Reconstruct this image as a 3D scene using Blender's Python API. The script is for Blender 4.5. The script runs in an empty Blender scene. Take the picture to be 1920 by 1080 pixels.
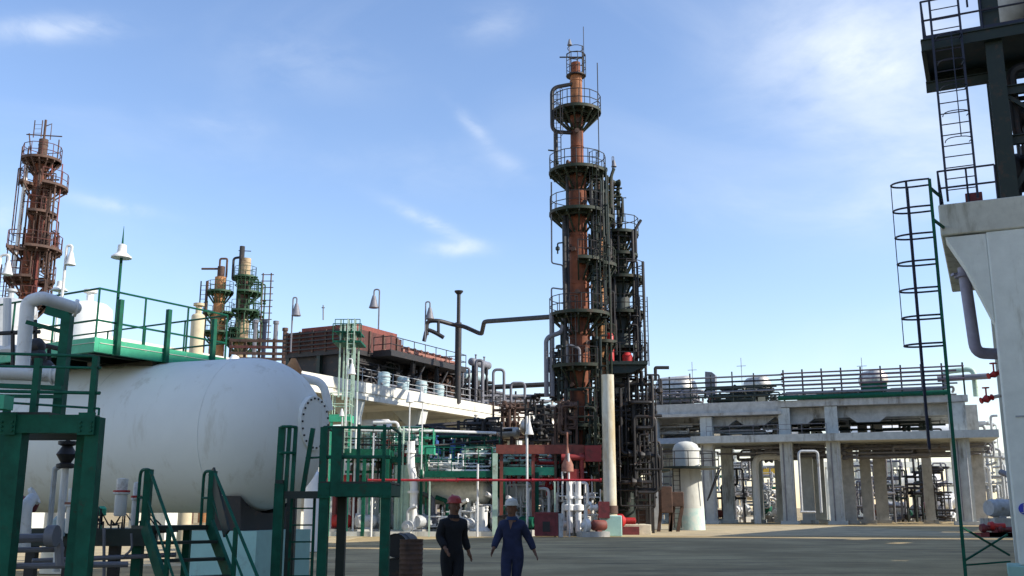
import bpy, math, random
from math import sin, cos, pi, radians as R, atan2, sqrt
from mathutils import Vector, Matrix
C = bpy.context.scene.collection
# ------------------------------------------------ camera
SC = bpy.context.scene
EYE = 1.65; FPX = 1900.0; TH = R(12.23); ct, st = cos(TH), sin(TH)
cam_data = bpy.data.cameras.new('camera'); cam = bpy.data.objects.new('camera', cam_data); C.objects.link(cam)
cam_data.sensor_width = 36.0; cam_data.lens = 36.0*FPX/1920.0
cam_data.clip_start = .1; cam_data.clip_end = 6000
cam.location = (0, 0, EYE); cam.rotation_euler = (R(90)+TH, 0, 0)
SC.camera = cam
# ------------------------------------------------ world, sun, exposure
SUN_EL, SUN_B = R(33), R(-13)          # height of the sun; its bearing counter-clockwise from +X
SC.view_settings.view_transform = 'Standard'; SC.view_settings.look = 'None'
SC.view_settings.exposure = 0.62; SC.view_settings.gamma = 1.0
W = bpy.data.worlds.new('World'); SC.world = W; W.use_nodes = True
NT = W.node_tree; N = NT.nodes; LK = NT.links
bg = N['Background']; bg.inputs['Strength'].default_value = .145
sky = N.new('ShaderNodeTexSky'); sky.sky_type = 'NISHITA'; sky.sun_disc = False
sky.sun_elevation = SUN_EL; sky.sun_rotation = R(90)-SUN_B
sky.air_density = 1.15; sky.dust_density = .25; sky.ozone_density = 2.2; sky.altitude = 50
def nd(t, **k):
    n = N.new(t)
    for a, b in k.items(): setattr(n, a, b)
    return n
def mth(op, a, b=None, clamp=False):
    n = nd('ShaderNodeMath', operation=op, use_clamp=clamp)
    for i, x in enumerate((a, b)):
        if x is None: continue
        if isinstance(x, (int, float)): n.inputs[i].default_value = x
        else: LK.new(x, n.inputs[i])
    return n.outputs[0]
tc = nd('ShaderNodeTexCoord')
def skydir(px, py):
    u = (px-960)/FPX; v = (py-540)/FPX
    return Vector((u, ct+v*st, st-v*ct)).normalized()
def dotv(vec):
    n = nd('ShaderNodeVectorMath', operation='DOT_PRODUCT'); LK.new(tc.outputs['Generated'], n.inputs[0]); n.inputs[1].default_value = vec
    return n.outputs['Value']
def noise(scale, mapscale, detail=6, rough=.6, dist=0., rot=(0, 0, 0), loc=(0, 0, 0)):
    m = nd('ShaderNodeMapping'); LK.new(tc.outputs['Generated'], m.inputs[0]); m.inputs['Scale'].default_value = mapscale
    m.inputs['Rotation'].default_value = rot; m.inputs['Location'].default_value = loc
    n = nd('ShaderNodeTexNoise'); LK.new(m.outputs[0], n.inputs['Vector']); n.inputs['Scale'].default_value = scale
    n.inputs['Detail'].default_value = detail; n.inputs['Roughness'].default_value = rough; n.inputs['Distortion'].default_value = dist
    return n.outputs['Fac']
def ramp(x, a, b):
    n = nd('ShaderNodeMapRange', interpolation_type='SMOOTHSTEP'); LK.new(x, n.inputs[0])
    n.inputs[1].default_value = a; n.inputs[2].default_value = b; return n.outputs[0]
# high streaky cirrus: each streak is a soft ellipse on the sky sphere broken up by fibrous noise
def streak(p, q, width, amount, nz):
    a, b = skydir(*p), skydir(*q); c = ((a+b)/2).normalized(); t = (b-a); L = t.length/2; t.normalize(); s = c.cross(t).normalized()
    x = mth('DIVIDE', mth('SUBTRACT', dotv(t), c.dot(t)), L); y = mth('DIVIDE', dotv(s), width/FPX)
    r2 = mth('ADD', mth('MULTIPLY', x, x), mth('MULTIPLY', y, y))
    g = mth('POWER', 2.718, mth('MULTIPLY', r2, -1.6))
    g = mth('MULTIPLY', g, ramp(dotv(c), .5, .7))
    return mth('MULTIPLY', mth('MULTIPLY', g, amount), nz)
nf = ramp(noise(7, (1, 1, 3.2), 8, .62, .6, (0, .5, 0)), .34, .68)
ns = ramp(noise(16, (1, 1, 2.2), 8, .6, .3, (0, .6, .2)), .25, .7)
nf2 = mth('ADD', mth('MULTIPLY', ramp(noise(5, (1, 1, 2.0), 9, .6, .5, (0, .5, 0)), .3, .72), .75), .25)
big = ramp(noise(2.6, (1, 1, 1.8), 7, .55, .8, (0, .3, 0), (3.1, 1.2, .4)), .42, .72)
tot = mth('MULTIPLY', big, .13)
for p, q, w, am, nz in [((720, 375), (900, 462), 15, .55, ns), ((790, 468), (925, 462), 18, .60, ns), ((840, 190), (925, 275), 15, .36, ns),
                        ((110, 365), (320, 405), 14, .42, ns), ((-60, 60), (250, 50), 26, .50, ns), ((-80, 415), (60, 400), 50, .3, ns),
                        ((300, 215), (520, 240), 26, .18, ns), ((840, 60), (1010, 30), 40, .22, ns), ((620, 300), (1000, 340), 60, .1, ns), ((1000, 330), (900, 280), 20, .2, ns),
                        ((1350, 60), (2000, 120), 200, .42, nf2), ((1480, 70), (1800, 150), 70, .30, nf), ((1450, 330), (2000, 300), 120, .36, nf2), ((1200, 370), (1700, 400), 60, .35, nf2),
                        ((1300, 180), (1900, 120), 260, .30, nf2), ((380, 90), (760, 150), 70, .14, ns)]:
    tot = mth('ADD', tot, streak(p, q, w, am, nz))
tot = mth('MINIMUM', tot, .92)
hsv = nd('ShaderNodeHueSaturation'); LK.new(sky.outputs[0], hsv.inputs['Color']); hsv.inputs['Saturation'].default_value = 1.06
tint = nd('ShaderNodeVectorMath', operation='MULTIPLY'); LK.new(hsv.outputs[0], tint.inputs[0]); tint.inputs[1].default_value = (1.04, .97, 1.03)
mx = nd('ShaderNodeMix', data_type='RGBA'); LK.new(tot, mx.inputs[0]); LK.new(tint.outputs[0], mx.inputs[6]); mx.inputs[7].default_value = (4.6, 4.95, 5.4, 1)
LK.new(mx.outputs[2], bg.inputs['Color'])
sl = bpy.data.lights.new('sun', 'SUN'); sl.energy = 4.4; sl.angle = R(.53); sl.color = (1, .93, .82)
sun = bpy.data.objects.new('sun', sl); C.objects.link(sun)
sun.rotation_euler = Vector((cos(SUN_B)*cos(SUN_EL), sin(SUN_B)*cos(SUN_EL), sin(SUN_EL))).to_track_quat('Z', 'Y').to_euler()

# ------------------------------------------------ placing helpers
def at(px, py, D):
    u = (px-960)/FPX; v = (py-540)/FPX; k = D/(ct+v*st)
    return Vector((u*k, D, EYE+(st-v*ct)*k))
def zat(py, D): return at(960, py, D).z
def xat(px, py, D): return at(px, py, D).x
def gnd(px, py):
    v = (py-540)/FPX; return at(px, py, -EYE*(ct+v*st)/(st-v*ct))
# ------------------------------------------------ materials
MATS = {}
def mat(name, col, rough=.55, metal=0., var=.18, dirt=None, damt=0., dscale=1.2, streaks=False, nscale=3., bump=0., spec=.5):
    if name in MATS: return MATS[name]
    m = bpy.data.materials.new(name); m.use_nodes = True; t = m.node_tree; n = t.nodes; l = t.links
    b = n['Principled BSDF']; b.inputs['Roughness'].default_value = rough; b.inputs['Metallic'].default_value = metal
    b.inputs['Specular IOR Level'].default_value = spec
    g = n.new('ShaderNodeNewGeometry')
    a = n.new('ShaderNodeTexNoise'); l.new(g.outputs['Position'], a.inputs['Vector']); a.inputs['Scale'].default_value = nscale; a.inputs['Detail'].default_value = 6; a.inputs['Roughness'].default_value = .65
    r = n.new('ShaderNodeMapRange'); l.new(a.outputs['Fac'], r.inputs[0]); r.inputs[1].default_value = .3; r.inputs[2].default_value = .7
    r.inputs[3].default_value = 1-var; r.inputs[4].default_value = 1+var
    c1 = n.new('ShaderNodeVectorMath'); c1.operation = 'SCALE'; c1.inputs[0].default_value = col[:3]; l.new(r.outputs[0], c1.inputs['Scale'])
    out = c1.outputs[0]
    if dirt:
        mp = n.new('ShaderNodeMapping'); l.new(g.outputs['Position'], mp.inputs[0]); mp.inputs['Scale'].default_value = (1, 1, .18 if streaks else 1)
        d = n.new('ShaderNodeTexNoise'); l.new(mp.outputs[0], d.inputs['Vector']); d.inputs['Scale'].default_value = dscale; d.inputs['Detail'].default_value = 8; d.inputs['Roughness'].default_value = .7
        q = n.new('ShaderNodeMapRange'); q.interpolation_type = 'SMOOTHSTEP'; l.new(d.outputs['Fac'], q.inputs[0]); q.inputs[1].default_value = .62-damt*.3; q.inputs[2].default_value = .75-damt*.2; q.inputs[4].default_value = .85
        x = n.new('ShaderNodeMix'); x.data_type = 'RGBA'; l.new(q.outputs[0], x.inputs[0]); l.new(out, x.inputs[6]); x.inputs[7].default_value = (*dirt[:3], 1); out = x.outputs[2]
    l.new(out, b.inputs['Base Color'])
    if bump:
        u = n.new('ShaderNodeBump'); u.inputs['Strength'].default_value = bump; u.inputs['Distance'].default_value = .03; l.new(a.outputs['Fac'], u.inputs['Height']); l.new(u.outputs[0], b.inputs['Normal'])
    MATS[name] = m; return m
GREEN = mat('green_paint', (.005, .088, .052), .6, dirt=(.04, .03, .018), damt=.2, dscale=4, spec=.2, var=.3, nscale=5)
LGREEN = mat('sunlit_green_paint', (.035, .36, .20), .5, dirt=(.35, .38, .28), damt=.2, dscale=2.5)  # green paint with its sunlit brightness put into the colour
PGREEN = mat('pale_green_paint', (.42, .56, .44), .6, dirt=(.2, .18, .12), damt=.3)
DGREEN = mat('dark_green_paint', (.008, .02, .015), .55, dirt=(.06, .03, .015), damt=.3, dscale=3)
MGREEN = mat('mossy_green_paint', (.012, .022, .009), .7, dirt=(.05, .026, .014), damt=.45, dscale=3)
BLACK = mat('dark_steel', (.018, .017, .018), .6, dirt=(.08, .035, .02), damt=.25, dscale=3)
BLUEBLACK = mat('blue_black_paint', (.008, .012, .035), .5)
RUST = mat('rusty_column_steel', (.19, .055, .022), .8, var=.4, dirt=(.045, .022, .015), damt=.5, dscale=1.2, nscale=1.6, streaks=True)
ORUST = mat('orange_rust', (.42, .20, .08), .8, var=.35, dirt=(.12, .05, .03), damt=.35, dscale=1.5)
REDOX = mat('red_oxide_paint', (.20, .05, .035), .7, var=.25, dirt=(.07, .03, .025), damt=.35)
SALMON = mat('salmon_red_paint', (.30, .13, .09), .7, var=.25, dirt=(.12, .04, .03), damt=.35)  # the cooler's red with its sunlit salmon tone put into the colour
RED = mat('red_paint', (.42, .02, .02), .5, dirt=(.2, .03, .02), damt=.2)
MAROON = mat('maroon_paint', (.16, .025, .03), .6, var=.3, dirt=(.04, .015, .015), damt=.35)
WHITE = mat('white_paint', (.80, .80, .77), .45, var=.06, dirt=(.42, .40, .34), damt=.18, dscale=1.0, streaks=True)
TANKW = mat('tank_white_paint', (.74, .75, .70), .6, var=.04, dirt=(.60, .59, .52), damt=.3, dscale=2.5, streaks=True, nscale=.8, spec=.3)
WPIPE = mat('white_pipe_paint', (.70, .70, .68), .5, var=.08, dirt=(.3, .25, .2), damt=.2, dscale=4)
CYAN = mat('pale_cyan_concrete', (.33, .54, .49), .8, var=.08, dirt=(.25, .34, .31), damt=.25)
CONC = mat('weathered_concrete', (.44, .435, .405), .9, var=.22, dirt=(.15, .13, .10), damt=.35, dscale=.9, streaks=True, nscale=1.5, bump=.3)
CONCL = mat('pale_painted_concrete', (.56, .56, .50), .85, var=.1, dirt=(.30, .28, .22), damt=.3, dscale=.8, streaks=True, nscale=2, bump=.2)
CONCW = mat('whitewashed_concrete', (.66, .68, .62), .85, var=.08, dirt=(.40, .40, .33), damt=.2, dscale=.9, streaks=True, nscale=2, bump=.15)
GREYP = mat('grey_pipe_paint', (.17, .17, .19), .55, dirt=(.1, .06, .04), damt=.25)
LGREY = mat('light_grey_paint', (.42, .44, .45), .55, dirt=(.2, .17, .13), damt=.25)
ALU = mat('dull_aluminium_cladding', (.55, .52, .46), .45, .4, dirt=(.28, .22, .15), damt=.3)
LBLUE = mat('pale_blue_paint', (.36, .48, .50), .6, dirt=(.2, .2, .18), damt=.2)
BROWN = mat('brown_rusted_sheet', (.09, .05, .035), .8, var=.35, dirt=(.03, .02, .018), damt=.4)
YELL = mat('stained_cream_paint', (.58, .50, .33), .75, var=.12, dirt=(.38, .27, .14), damt=.4, dscale=.9, streaks=True)
YPAINT = mat('yellow_paint', (.5, .34, .04), .6)
BLUEP = mat('blue_paint', (.05, .12, .35), .6)
DGLASS = mat('dark_opening', (.012, .012, .014), .5)
# ------------------------------------------------ mesh builder (collects world points, links ONE mesh)
XF = {}
class MB:
    def __init__(s, F=None): s.v = []; s.f = []; s.F = F or Matrix.Identity(4)
    def add(s, vs, fs):
        o = len(s.v); F = s.F; s.v += [F @ Vector(p) for p in vs]; s.f += [tuple(i+o for i in f) for f in fs]
    def box(s, x0, x1, y0, y1, z0, z1):
        if x0 > x1: x0, x1 = x1, x0
        if y0 > y1: y0, y1 = y1, y0
        if z0 > z1: z0, z1 = z1, z0
        s.add([(x, y, z) for z in (z0, z1) for y in (y0, y1) for x in (x0, x1)],
              [(0, 2, 3, 1), (4, 5, 7, 6), (0, 1, 5, 4), (2, 6, 7, 3), (0, 4, 6, 2), (1, 3, 7, 5)])
    def bar(s, a, b, w, h=None, up=(0, 0, 1)):
        a, b = Vector(a), Vector(b); h = h or w; d = (b-a).normalized(); u = Vector(up)
        if abs(d.dot(u)) > .95: u = Vector((0, 1, 0))
        x = d.cross(u).normalized(); y = x.cross(d).normalized()
        ps = [p+x*i*w/2+y*j*h/2 for p in (a, b) for i, j in ((-1, -1), (1, -1), (1, 1), (-1, 1))]
        s.add(ps, [(3, 2, 1, 0), (4, 5, 6, 7), (0, 1, 5, 4), (1, 2, 6, 5), (2, 3, 7, 6), (3, 0, 4, 7)])
    def tube(s, pts, r, n=8, bend=0., cap=True):
        P = [Vector(p) for p in pts]
        if bend > 0 and len(P) > 2:
            Q = [P[0]]
            for i in range(1, len(P)-1):
                a = (P[i-1]-P[i]); b = (P[i+1]-P[i]); k = min(bend, a.length*.45, b.length*.45); a.normalize(); b.normalize()
                p0 = P[i]+a*k; p2 = P[i]+b*k
                for j in range(6):
                    t = j/5; Q.append(p0*(1-t)**2+P[i]*2*t*(1-t)+p2*t*t)
            Q.append(P[-1]); P = Q
        rr = r if isinstance(r, (list, tuple)) else [r]*len(P)
        d0 = (P[1]-P[0]).normalized(); u = Vector((0, 0, 1)) if abs(d0.z) < .9 else Vector((1, 0, 0)); u = (u-d0*u.dot(d0)).normalized()
        vs = []
        for i, p in enumerate(P):
            d = ((P[i+1]-p) if i == 0 else (p-P[i-1]) if i == len(P)-1 else ((P[i+1]-p).normalized()+(p-P[i-1]).normalized()))
            if d.length < 1e-9: d = d0
            d = d.normalized(); u = (u-d*u.dot(d)).normalized(); w = d.cross(u); d0 = d
            for k in range(n):
                t = 2*pi*k/n; vs.append(p+(u*cos(t)+w*sin(t))*rr[i])
        fs = [(i*n+k, i*n+(k+1) % n, (i+1)*n+(k+1) % n, (i+1)*n+k) for i in range(len(P)-1) for k in range(n)]
        if cap: fs += [tuple(range(n-1, -1, -1)), tuple(range((len(P)-1)*n, len(P)*n))]
        s.add(vs, fs)
    def lathe(s, c, prof, n=16, axis=(0, 0, 1)):
        """prof: (radius, distance along axis)"""
        c = Vector(c); a = Vector(axis).normalized(); u = Vector((1, 0, 0)) if abs(a.x) < .9 else Vector((0, 1, 0)); u = (u-a*u.dot(a)).normalized(); w = a.cross(u)
        vs = [c+a*h+(u*cos(2*pi*k/n)+w*sin(2*pi*k/n))*max(r, 1e-4) for r, h in prof for k in range(n)]
        m = len(prof)
        fs = [(i*n+k, i*n+(k+1) % n, (i+1)*n+(k+1) % n, (i+1)*n+k) for i in range(m-1) for k in range(n)]
        if prof[0][0] > 1e-3: fs.append(tuple(range(n-1, -1, -1)))
        if prof[-1][0] > 1e-3: fs.append(tuple(range((m-1)*n, m*n)))
        s.add(vs, fs)
    def ring(s, c, r0, r1, z0, z1, a0=0, a1=2*pi, n=20):
        """flat annular sector plate"""
        c = Vector(c); full = abs(a1-a0) > 2*pi-.01; m = n if full else n+1
        vs = []
        for k in range(m):
            t = a0+(a1-a0)*k/n; d = Vector((cos(t), sin(t), 0))
            for r, z in ((r0, z0), (r1, z0), (r1, z1), (r0, z1)): vs.append(c+d*r+Vector((0, 0, z)))
        fs = []
        for k in range(n):
            a = k*4; b = ((k+1) % m)*4
            for j in range(4): fs.append((a+j, a+(j+1) % 4, b+(j+1) % 4, b+j))
        if not full: fs += [(3, 2, 1, 0), ((m-1)*4, (m-1)*4+1, (m-1)*4+2, (m-1)*4+3)]
        s.add(vs, fs)
    def prism(s, poly, y0, y1):
        """polygon in x,z extruded along y"""
        n = len(poly); s.add([(x, y0, z) for x, z in poly]+[(x, y1, z) for x, z in poly],
              [tuple(range(n)), tuple(range(2*n-1, n-1, -1))]+[(i, i+n, (i+1) % n+n, (i+1) % n) for i in range(n)])
    def rail(s, pts, h=1.05, sp=1.5, r=.028, mids=1, toe=0., closed=False, box=False):
        P = [Vector(p) for p in pts]; P = P+[P[0]] if closed else P; up = Vector((0, 0, h))
        for i in range(len(P)-1):
            a, b = P[i], P[i+1]; L = (b-a).length; k = max(1, round(L/sp))
            for j in range(k+(1 if i == len(P)-2 and not closed else 0)):
                q = a+(b-a)*j/k
                if box: s.bar(q, q+up, r*2.4)
                else: s.tube([q, q+up], r, 5)
            for m in range(mids+1):
                z = Vector((0, 0, h*(m+1)/(mids+1)))
                s.tube([a+z, b+z], r, 5)
            if toe: s.bar(a+Vector((0, 0, toe/2)), b+Vector((0, 0, toe/2)), .02, toe)
    def arcrail(s, c, r, z, a0, a1, h=1.05, sp=.9, rad=.028, mids=1, toe=.0):
        n = max(3, int(abs(a1-a0)*r/sp)); c = Vector(c)
        pts = [c+Vector((cos(a0+(a1-a0)*k/n)*r, sin(a0+(a1-a0)*k/n)*r, z)) for k in range(n+1)]
        s.rail(pts, h, 99, rad, mids, toe)
    def ladder(s, base, top, wdir, w=.45, r=.03, rr=.015, sp=.32, sides=True):
        a, b = Vector(base), Vector(top); x = Vector(wdir).normalized()*w/2; d = b-a; k = int(d.length/sp)
        s.bar(a-x, b-x, r*2); s.bar(a+x, b+x, r*2)
        for j in range(1, k): q = a+d*j/k; s.tube([q-x, q+x], rr, 5)
    def cage(s, base, top, out, w=.45, depth=.75, sp=1.2, r=.014, bars=3, n=10, ts=None, drop=0.):
        """hoops standing off the ladder plane in direction out"""
        a, b = Vector(base), Vector(top); o = Vector(out).normalized(); d = (b-a).normalized(); x = d.cross(o).normalized(); L = (b-a).length; k = max(1, int(L/sp))
        def pt(q, t): return q+o*(depth*sin(t)**.8 if sin(t) > 0 else 0)+x*cos(t)*(w/2+.12*sin(t))
        for j in range(k+1):
            q = a+(b-a)*j/k; s.tube([pt(q, pi*i/n) for i in range(n+1)], r, 5)
        for t in (ts or [pi*(i+1)/(bars+1) for i in range(bars)]):
            s.bar(pt(a-d*(drop if abs(t-pi/2) > .1 else 0), t), pt(b, t), *((r*1.9, r*1.5) if abs(t-pi/2) > .1 or not ts else (r*.7, r*.7)))
    def ibeam(s, a, b, w, h, t=.02, up=(0, 0, 1)):
        a, b = Vector(a), Vector(b); d = (b-a).normalized(); u = Vector(up)
        if abs(d.dot(u)) > .95: u = Vector((0, 1, 0))
        x = d.cross(u).normalized(); y = x.cross(d).normalized()
        s.bar(a+y*(h/2-t/2), b+y*(h/2-t/2), w, t, up=y); s.bar(a-y*(h/2-t/2), b-y*(h/2-t/2), w, t, up=y); s.bar(a, b, t, h-2*t, up=y)
    def mesh(s, name, inv=None):
        me = bpy.data.meshes.new(name); vs = [inv @ p for p in s.v] if inv else s.v
        me.from_pydata([tuple(p) for p in vs], [], s.f); me.validate(); 
        me.polygons.foreach_set('use_smooth', [True]*len(me.polygons))
        me.set_sharp_from_angle(angle=R(38)); me.update(); return me
    def part(s, name, m, parent, label=None, bevel=0):
        if not s.v: return None
        X = XF[parent.name]; o = bpy.data.objects.new(name, s.mesh(name, X.inverted())); o.data.materials.append(m)
        C.objects.link(o); o.parent = parent; XF[o.name] = X
        if label: o['label'] = label
        if bevel: b = o.modifiers.new('bevel', 'BEVEL'); b.width = bevel; b.segments = 2; b.limit_method = 'ANGLE'
        return o
    def solo(s, name, m, label, cat, loc=None, group=None, kind=None, bevel=0):
        if loc is None:
            k = len(s.v); loc = Vector((sum(p.x for p in s.v)/k, sum(p.y for p in s.v)/k, min(p.z for p in s.v)))
        X = Matrix.Translation(loc); o = bpy.data.objects.new(name, s.mesh(name, X.inverted())); o.data.materials.append(m); o.location = loc
        C.objects.link(o); XF[o.name] = X
        if label: o['label'] = label
        if cat: o['category'] = cat
        if group: o['group'] = group
        if kind: o['kind'] = kind
        if bevel: b = o.modifiers.new('bevel', 'BEVEL'); b.width = bevel; b.segments = 2; b.limit_method = 'ANGLE'
        return o
def thing(name, label, cat, loc, rz=0, group=None):
    o = bpy.data.objects.new(name, None); C.objects.link(o); o.location = loc; o.rotation_euler = (0, 0, rz); o.empty_display_size = .3
    o['label'] = label; o['category'] = cat
    if group: o['group'] = group
    XF[o.name] = Matrix.Translation(Vector(loc)) @ Matrix.Rotation(rz, 4, 'Z'); return o
def fr(o): return XF[o.name]
def dup(src, loc, rz=None, label=None, group=None):
    def cp(o, par):
        c = o.copy(); C.objects.link(c)
        if par: c.parent = par
        for ch in o.children: cp(ch, c)
        return c
    c = cp(src, None); c.location = loc
    if rz is not None: c.rotation_euler = (0, 0, rz)
    if label: c['label'] = label
    if group: c['group'] = group
    return c
def tangle(mb, x, y, z, n, r0, r1, seg=4, F=None, vw=.28, valves=True):
    """n runs of orthogonal process piping inside the given ranges"""
    A = Vector((x[0], y[0], z[0])); B = Vector((x[1], y[1], z[1])); F = F or Matrix.Identity(4); S = B-A
    for _ in range(n):
        p = Vector([random.uniform(A[i], B[i]) for i in range(3)]); P = [p.copy()]; last = -1
        for _ in range(random.randint(2, seg)):
            w = random.random(); ax = 2 if w < vw else 1 if w < vw+.17 else 0
            if ax == last: ax = (ax+1) % 3
            last = ax; q = p.copy(); d = random.uniform(.15, .6)*S[ax]*random.choice((-1, 1)); q[ax] = p[ax]+d
            if not A[ax] <= q[ax] <= B[ax]: q[ax] = p[ax]-d
            q[ax] = min(B[ax], max(A[ax], q[ax])); P.append(q); p = q
        r = random.uniform(r0, r1); mb.tube([F @ v for v in P], r, 7, r*2.5)
        if valves and random.random() < .5:
            q = (P[0]+P[1])/2; mb.lathe(F @ q, [(r*1.1, -r*3), (r*2.4, -r*2.4), (r*2.4, -r*1.8), (r*1.4, 0), (r*2.4, r*1.8), (r*2.4, r*2.4), (r*1.1, r*3)], 8, axis=(F.to_3x3() @ (P[1]-P[0])) if (P[1]-P[0]).length > .01 else (0, 0, 1))
G20 = R(-20)     # plant grid: local +x runs right and slightly towards the camera
# ================================================= GROUND
def ground_mat():
    m = bpy.data.materials.new('yard_surface'); m.use_nodes = True; t = m.node_tree; n = t.nodes; l = t.links; b = n['Principled BSDF']
    g = n.new('ShaderNodeNewGeometry')
    def nz(s, d, r, sc=(1, 1, 1)):
        mp = n.new('ShaderNodeMapping'); l.new(g.outputs['Position'], mp.inputs[0]); mp.inputs['Scale'].default_value = sc
        x = n.new('ShaderNodeTexNoise'); l.new(mp.outputs[0], x.inputs['Vector']); x.inputs['Scale'].default_value = s; x.inputs['Detail'].default_value = d; x.inputs['Roughness'].default_value = r; return x.outputs['Fac']
    def rng(x, a, c):
        q = n.new('ShaderNodeMapRange'); q.interpolation_type = 'SMOOTHSTEP'; l.new(x, q.inputs[0]); q.inputs[1].default_value = a; q.inputs[2].default_value = c; return q.outputs[0]
    def mix(f, a, c):
        q = n.new('ShaderNodeMix'); q.data_type = 'RGBA'; l.new(f, q.inputs[0])
        for i, v in ((6, a), (7, c)):
            if isinstance(v, tuple): q.inputs[i].default_value = (*v, 1)
            else: l.new(v, q.inputs[i])
        return q.outputs[2]
    c = mix(rng(nz(.16, 9, .72), .38, .62), (.31, .23, .11), (.52, .40, .21))
    c = mix(rng(nz(.35, 9, .75, (.35, 1.4, 1)), .48, .66), c, (.16, .122, .066))
    c = mix(rng(nz(1.7, 6, .7), .62, .75), c, (.085, .072, .05))
    c = mix(rng(nz(14, 4, .8), .4, .8), c, (.27, .215, .13))
    l.new(c, b.inputs['Base Color']); b.inputs['Roughness'].default_value = .9; b.inputs['Specular IOR Level'].default_value = .25
    u = n.new('ShaderNodeBump'); u.inputs['Strength'].default_value = .35; u.inputs['Distance'].default_value = .02; l.new(nz(9, 6, .7), u.inputs['Height']); l.new(u.outputs[0], b.inputs['Normal'])
    return m
mb = MB(); mb.add([(-1500, -300, 0), (1500, -300, 0), (1500, 3500, 0), (-1500, 3500, 0)], [(0, 1, 2, 3)])
mb.solo('ground', ground_mat(), None, None, Vector((0, 0, 0)), kind='structure')
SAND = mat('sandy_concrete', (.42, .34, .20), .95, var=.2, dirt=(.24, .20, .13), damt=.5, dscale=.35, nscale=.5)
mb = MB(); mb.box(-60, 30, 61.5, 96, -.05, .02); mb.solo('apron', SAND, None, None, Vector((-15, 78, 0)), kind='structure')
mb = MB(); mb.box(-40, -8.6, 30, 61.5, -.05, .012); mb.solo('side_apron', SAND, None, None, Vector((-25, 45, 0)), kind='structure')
# hills of the far horizon are not seen: the plant hides them

# ================================================= RIGHT CONCRETE STRUCTURE
P0 = at(1759, 390, 26); RSW = mat('white_painted_concrete', (.80, .82, .76), .8, var=.07, dirt=(.46, .45, .36), damt=.3, dscale=1.1, streaks=True, nscale=2.5, bump=.3)
RSB = mat('stained_pale_concrete', (.62, .61, .53), .9, var=.12, dirt=(.30, .28, .21), damt=.4, dscale=1.3, streaks=True, nscale=2.5, bump=.35)
rs = thing('concrete_structure', 'whitewashed concrete structure with flared beam end and blue round sign at right edge', 'concrete frame', (P0.x, P0.y, 0), R(-25))
F = fr(rs); z0, z1 = zat(442, 26), zat(384, 26)
mb = MB(F); mb.box(0, 9, 0, .9, z0, z1); mb.box(0, .9, .9, 8, z0, z1); mb.part('beam', RSB, rs, bevel=.04)
mb = MB(F); mb.box(.9, 9, .9, 8, z1-.22, z1-.002); mb.part('deck_slab', CONC, rs)
xc = 1.08
zA, zB, zC = zat(445, 26)+.02, zat(500, 26), zat(600, 26)
mb = MB(F); mb.prism([(.1, zA-.02), (.5, zB), (.82, zat(560, 26)), (xc, zC-.15), (xc, zA-.02)], .05, .85); mb.part('haunch', RSW, rs, bevel=.02)
mb = MB(F); mb.box(xc, xc+2.05, .04, 1.1, .27, z0-.003); mb.part('column', RSW, rs, bevel=.05)
mb = MB(F); mb.box(xc-.28, xc+2.1, -.25, 1.4, 0, .27); mb.part('plinth', CYAN, rs, bevel=.03)
mb = MB(F); mb.box(xc, xc+1.4, 6.6, 7.7, 0, z1-.25); mb.part('column', CONCW, rs)
mb = MB(F); mb.box(xc+1.1, xc+1.16, .028, .04, 3.2, 7.6); mb.box(xc+.62, xc+.66, .026, .04, 2.2, 3.9); mb.box(xc+.25, xc+.8, .01, .036, 3.86, 3.9); mb.part('conduit', LGREY, rs)
# blue sign
sp = F.inverted() @ at(1903, 953, 25.6)
mb = MB(F); mb.lathe((xc+.24, .04, 1.62), [(.0, .035), (.14, .035), (.14, 0)], 20, axis=(0, -1, 0)); s_ = mb.part('round_sign', mat('sign_blue', (.03, .05, .5), .5), rs, 'small blue round sign with worn white mark')
mb = MB(F); mb.box(xc+.21, xc+.27, -.002, .004, 1.55, 1.68); mb.box(xc+.16, xc+.32, -.002, .004, 1.52, 1.54); mb.lathe((xc+.24, .004, 1.715), [(0, .006), (.03, .006), (.03, 0)], 10, axis=(0, -1, 0)); mb.part('sign_mark', LGREY, s_)
# recessed frame beside the column with dark openings
mb = MB(F)
mb.box(1.15, 1.3, 3.6, 3.9, 0, 6.6); mb.box(1.35, 2.6, 3.6, 3.9, 6.4, 6.62)
for zz in (.9, 2.6, 3.8, 5.2): mb.box(1.35, 2.6, 3.62, 3.88, zz, zz+.22)
mb.part('window_frame', CONCW, rs, 'pale concrete frame of dark openings behind the column')
mb = MB(F); mb.box(1.36, 2.6, 3.72, 3.78, .1, 6.38); mb.part('dark_panel', DGLASS, rs)
# deck railing
mb = MB(F)
a_, b_, c_ = Vector((.06, .1, z1)), Vector((1.45, .1, z1)), Vector((.06, 3.2, z1))
mb.rail([F.inverted() @ (F @ c_), a_, b_], .95, .62, .028, 1)
mb.part('deck_railing', BLUEBLACK, rs, 'dark blue tube railing on the deck corner')
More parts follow.
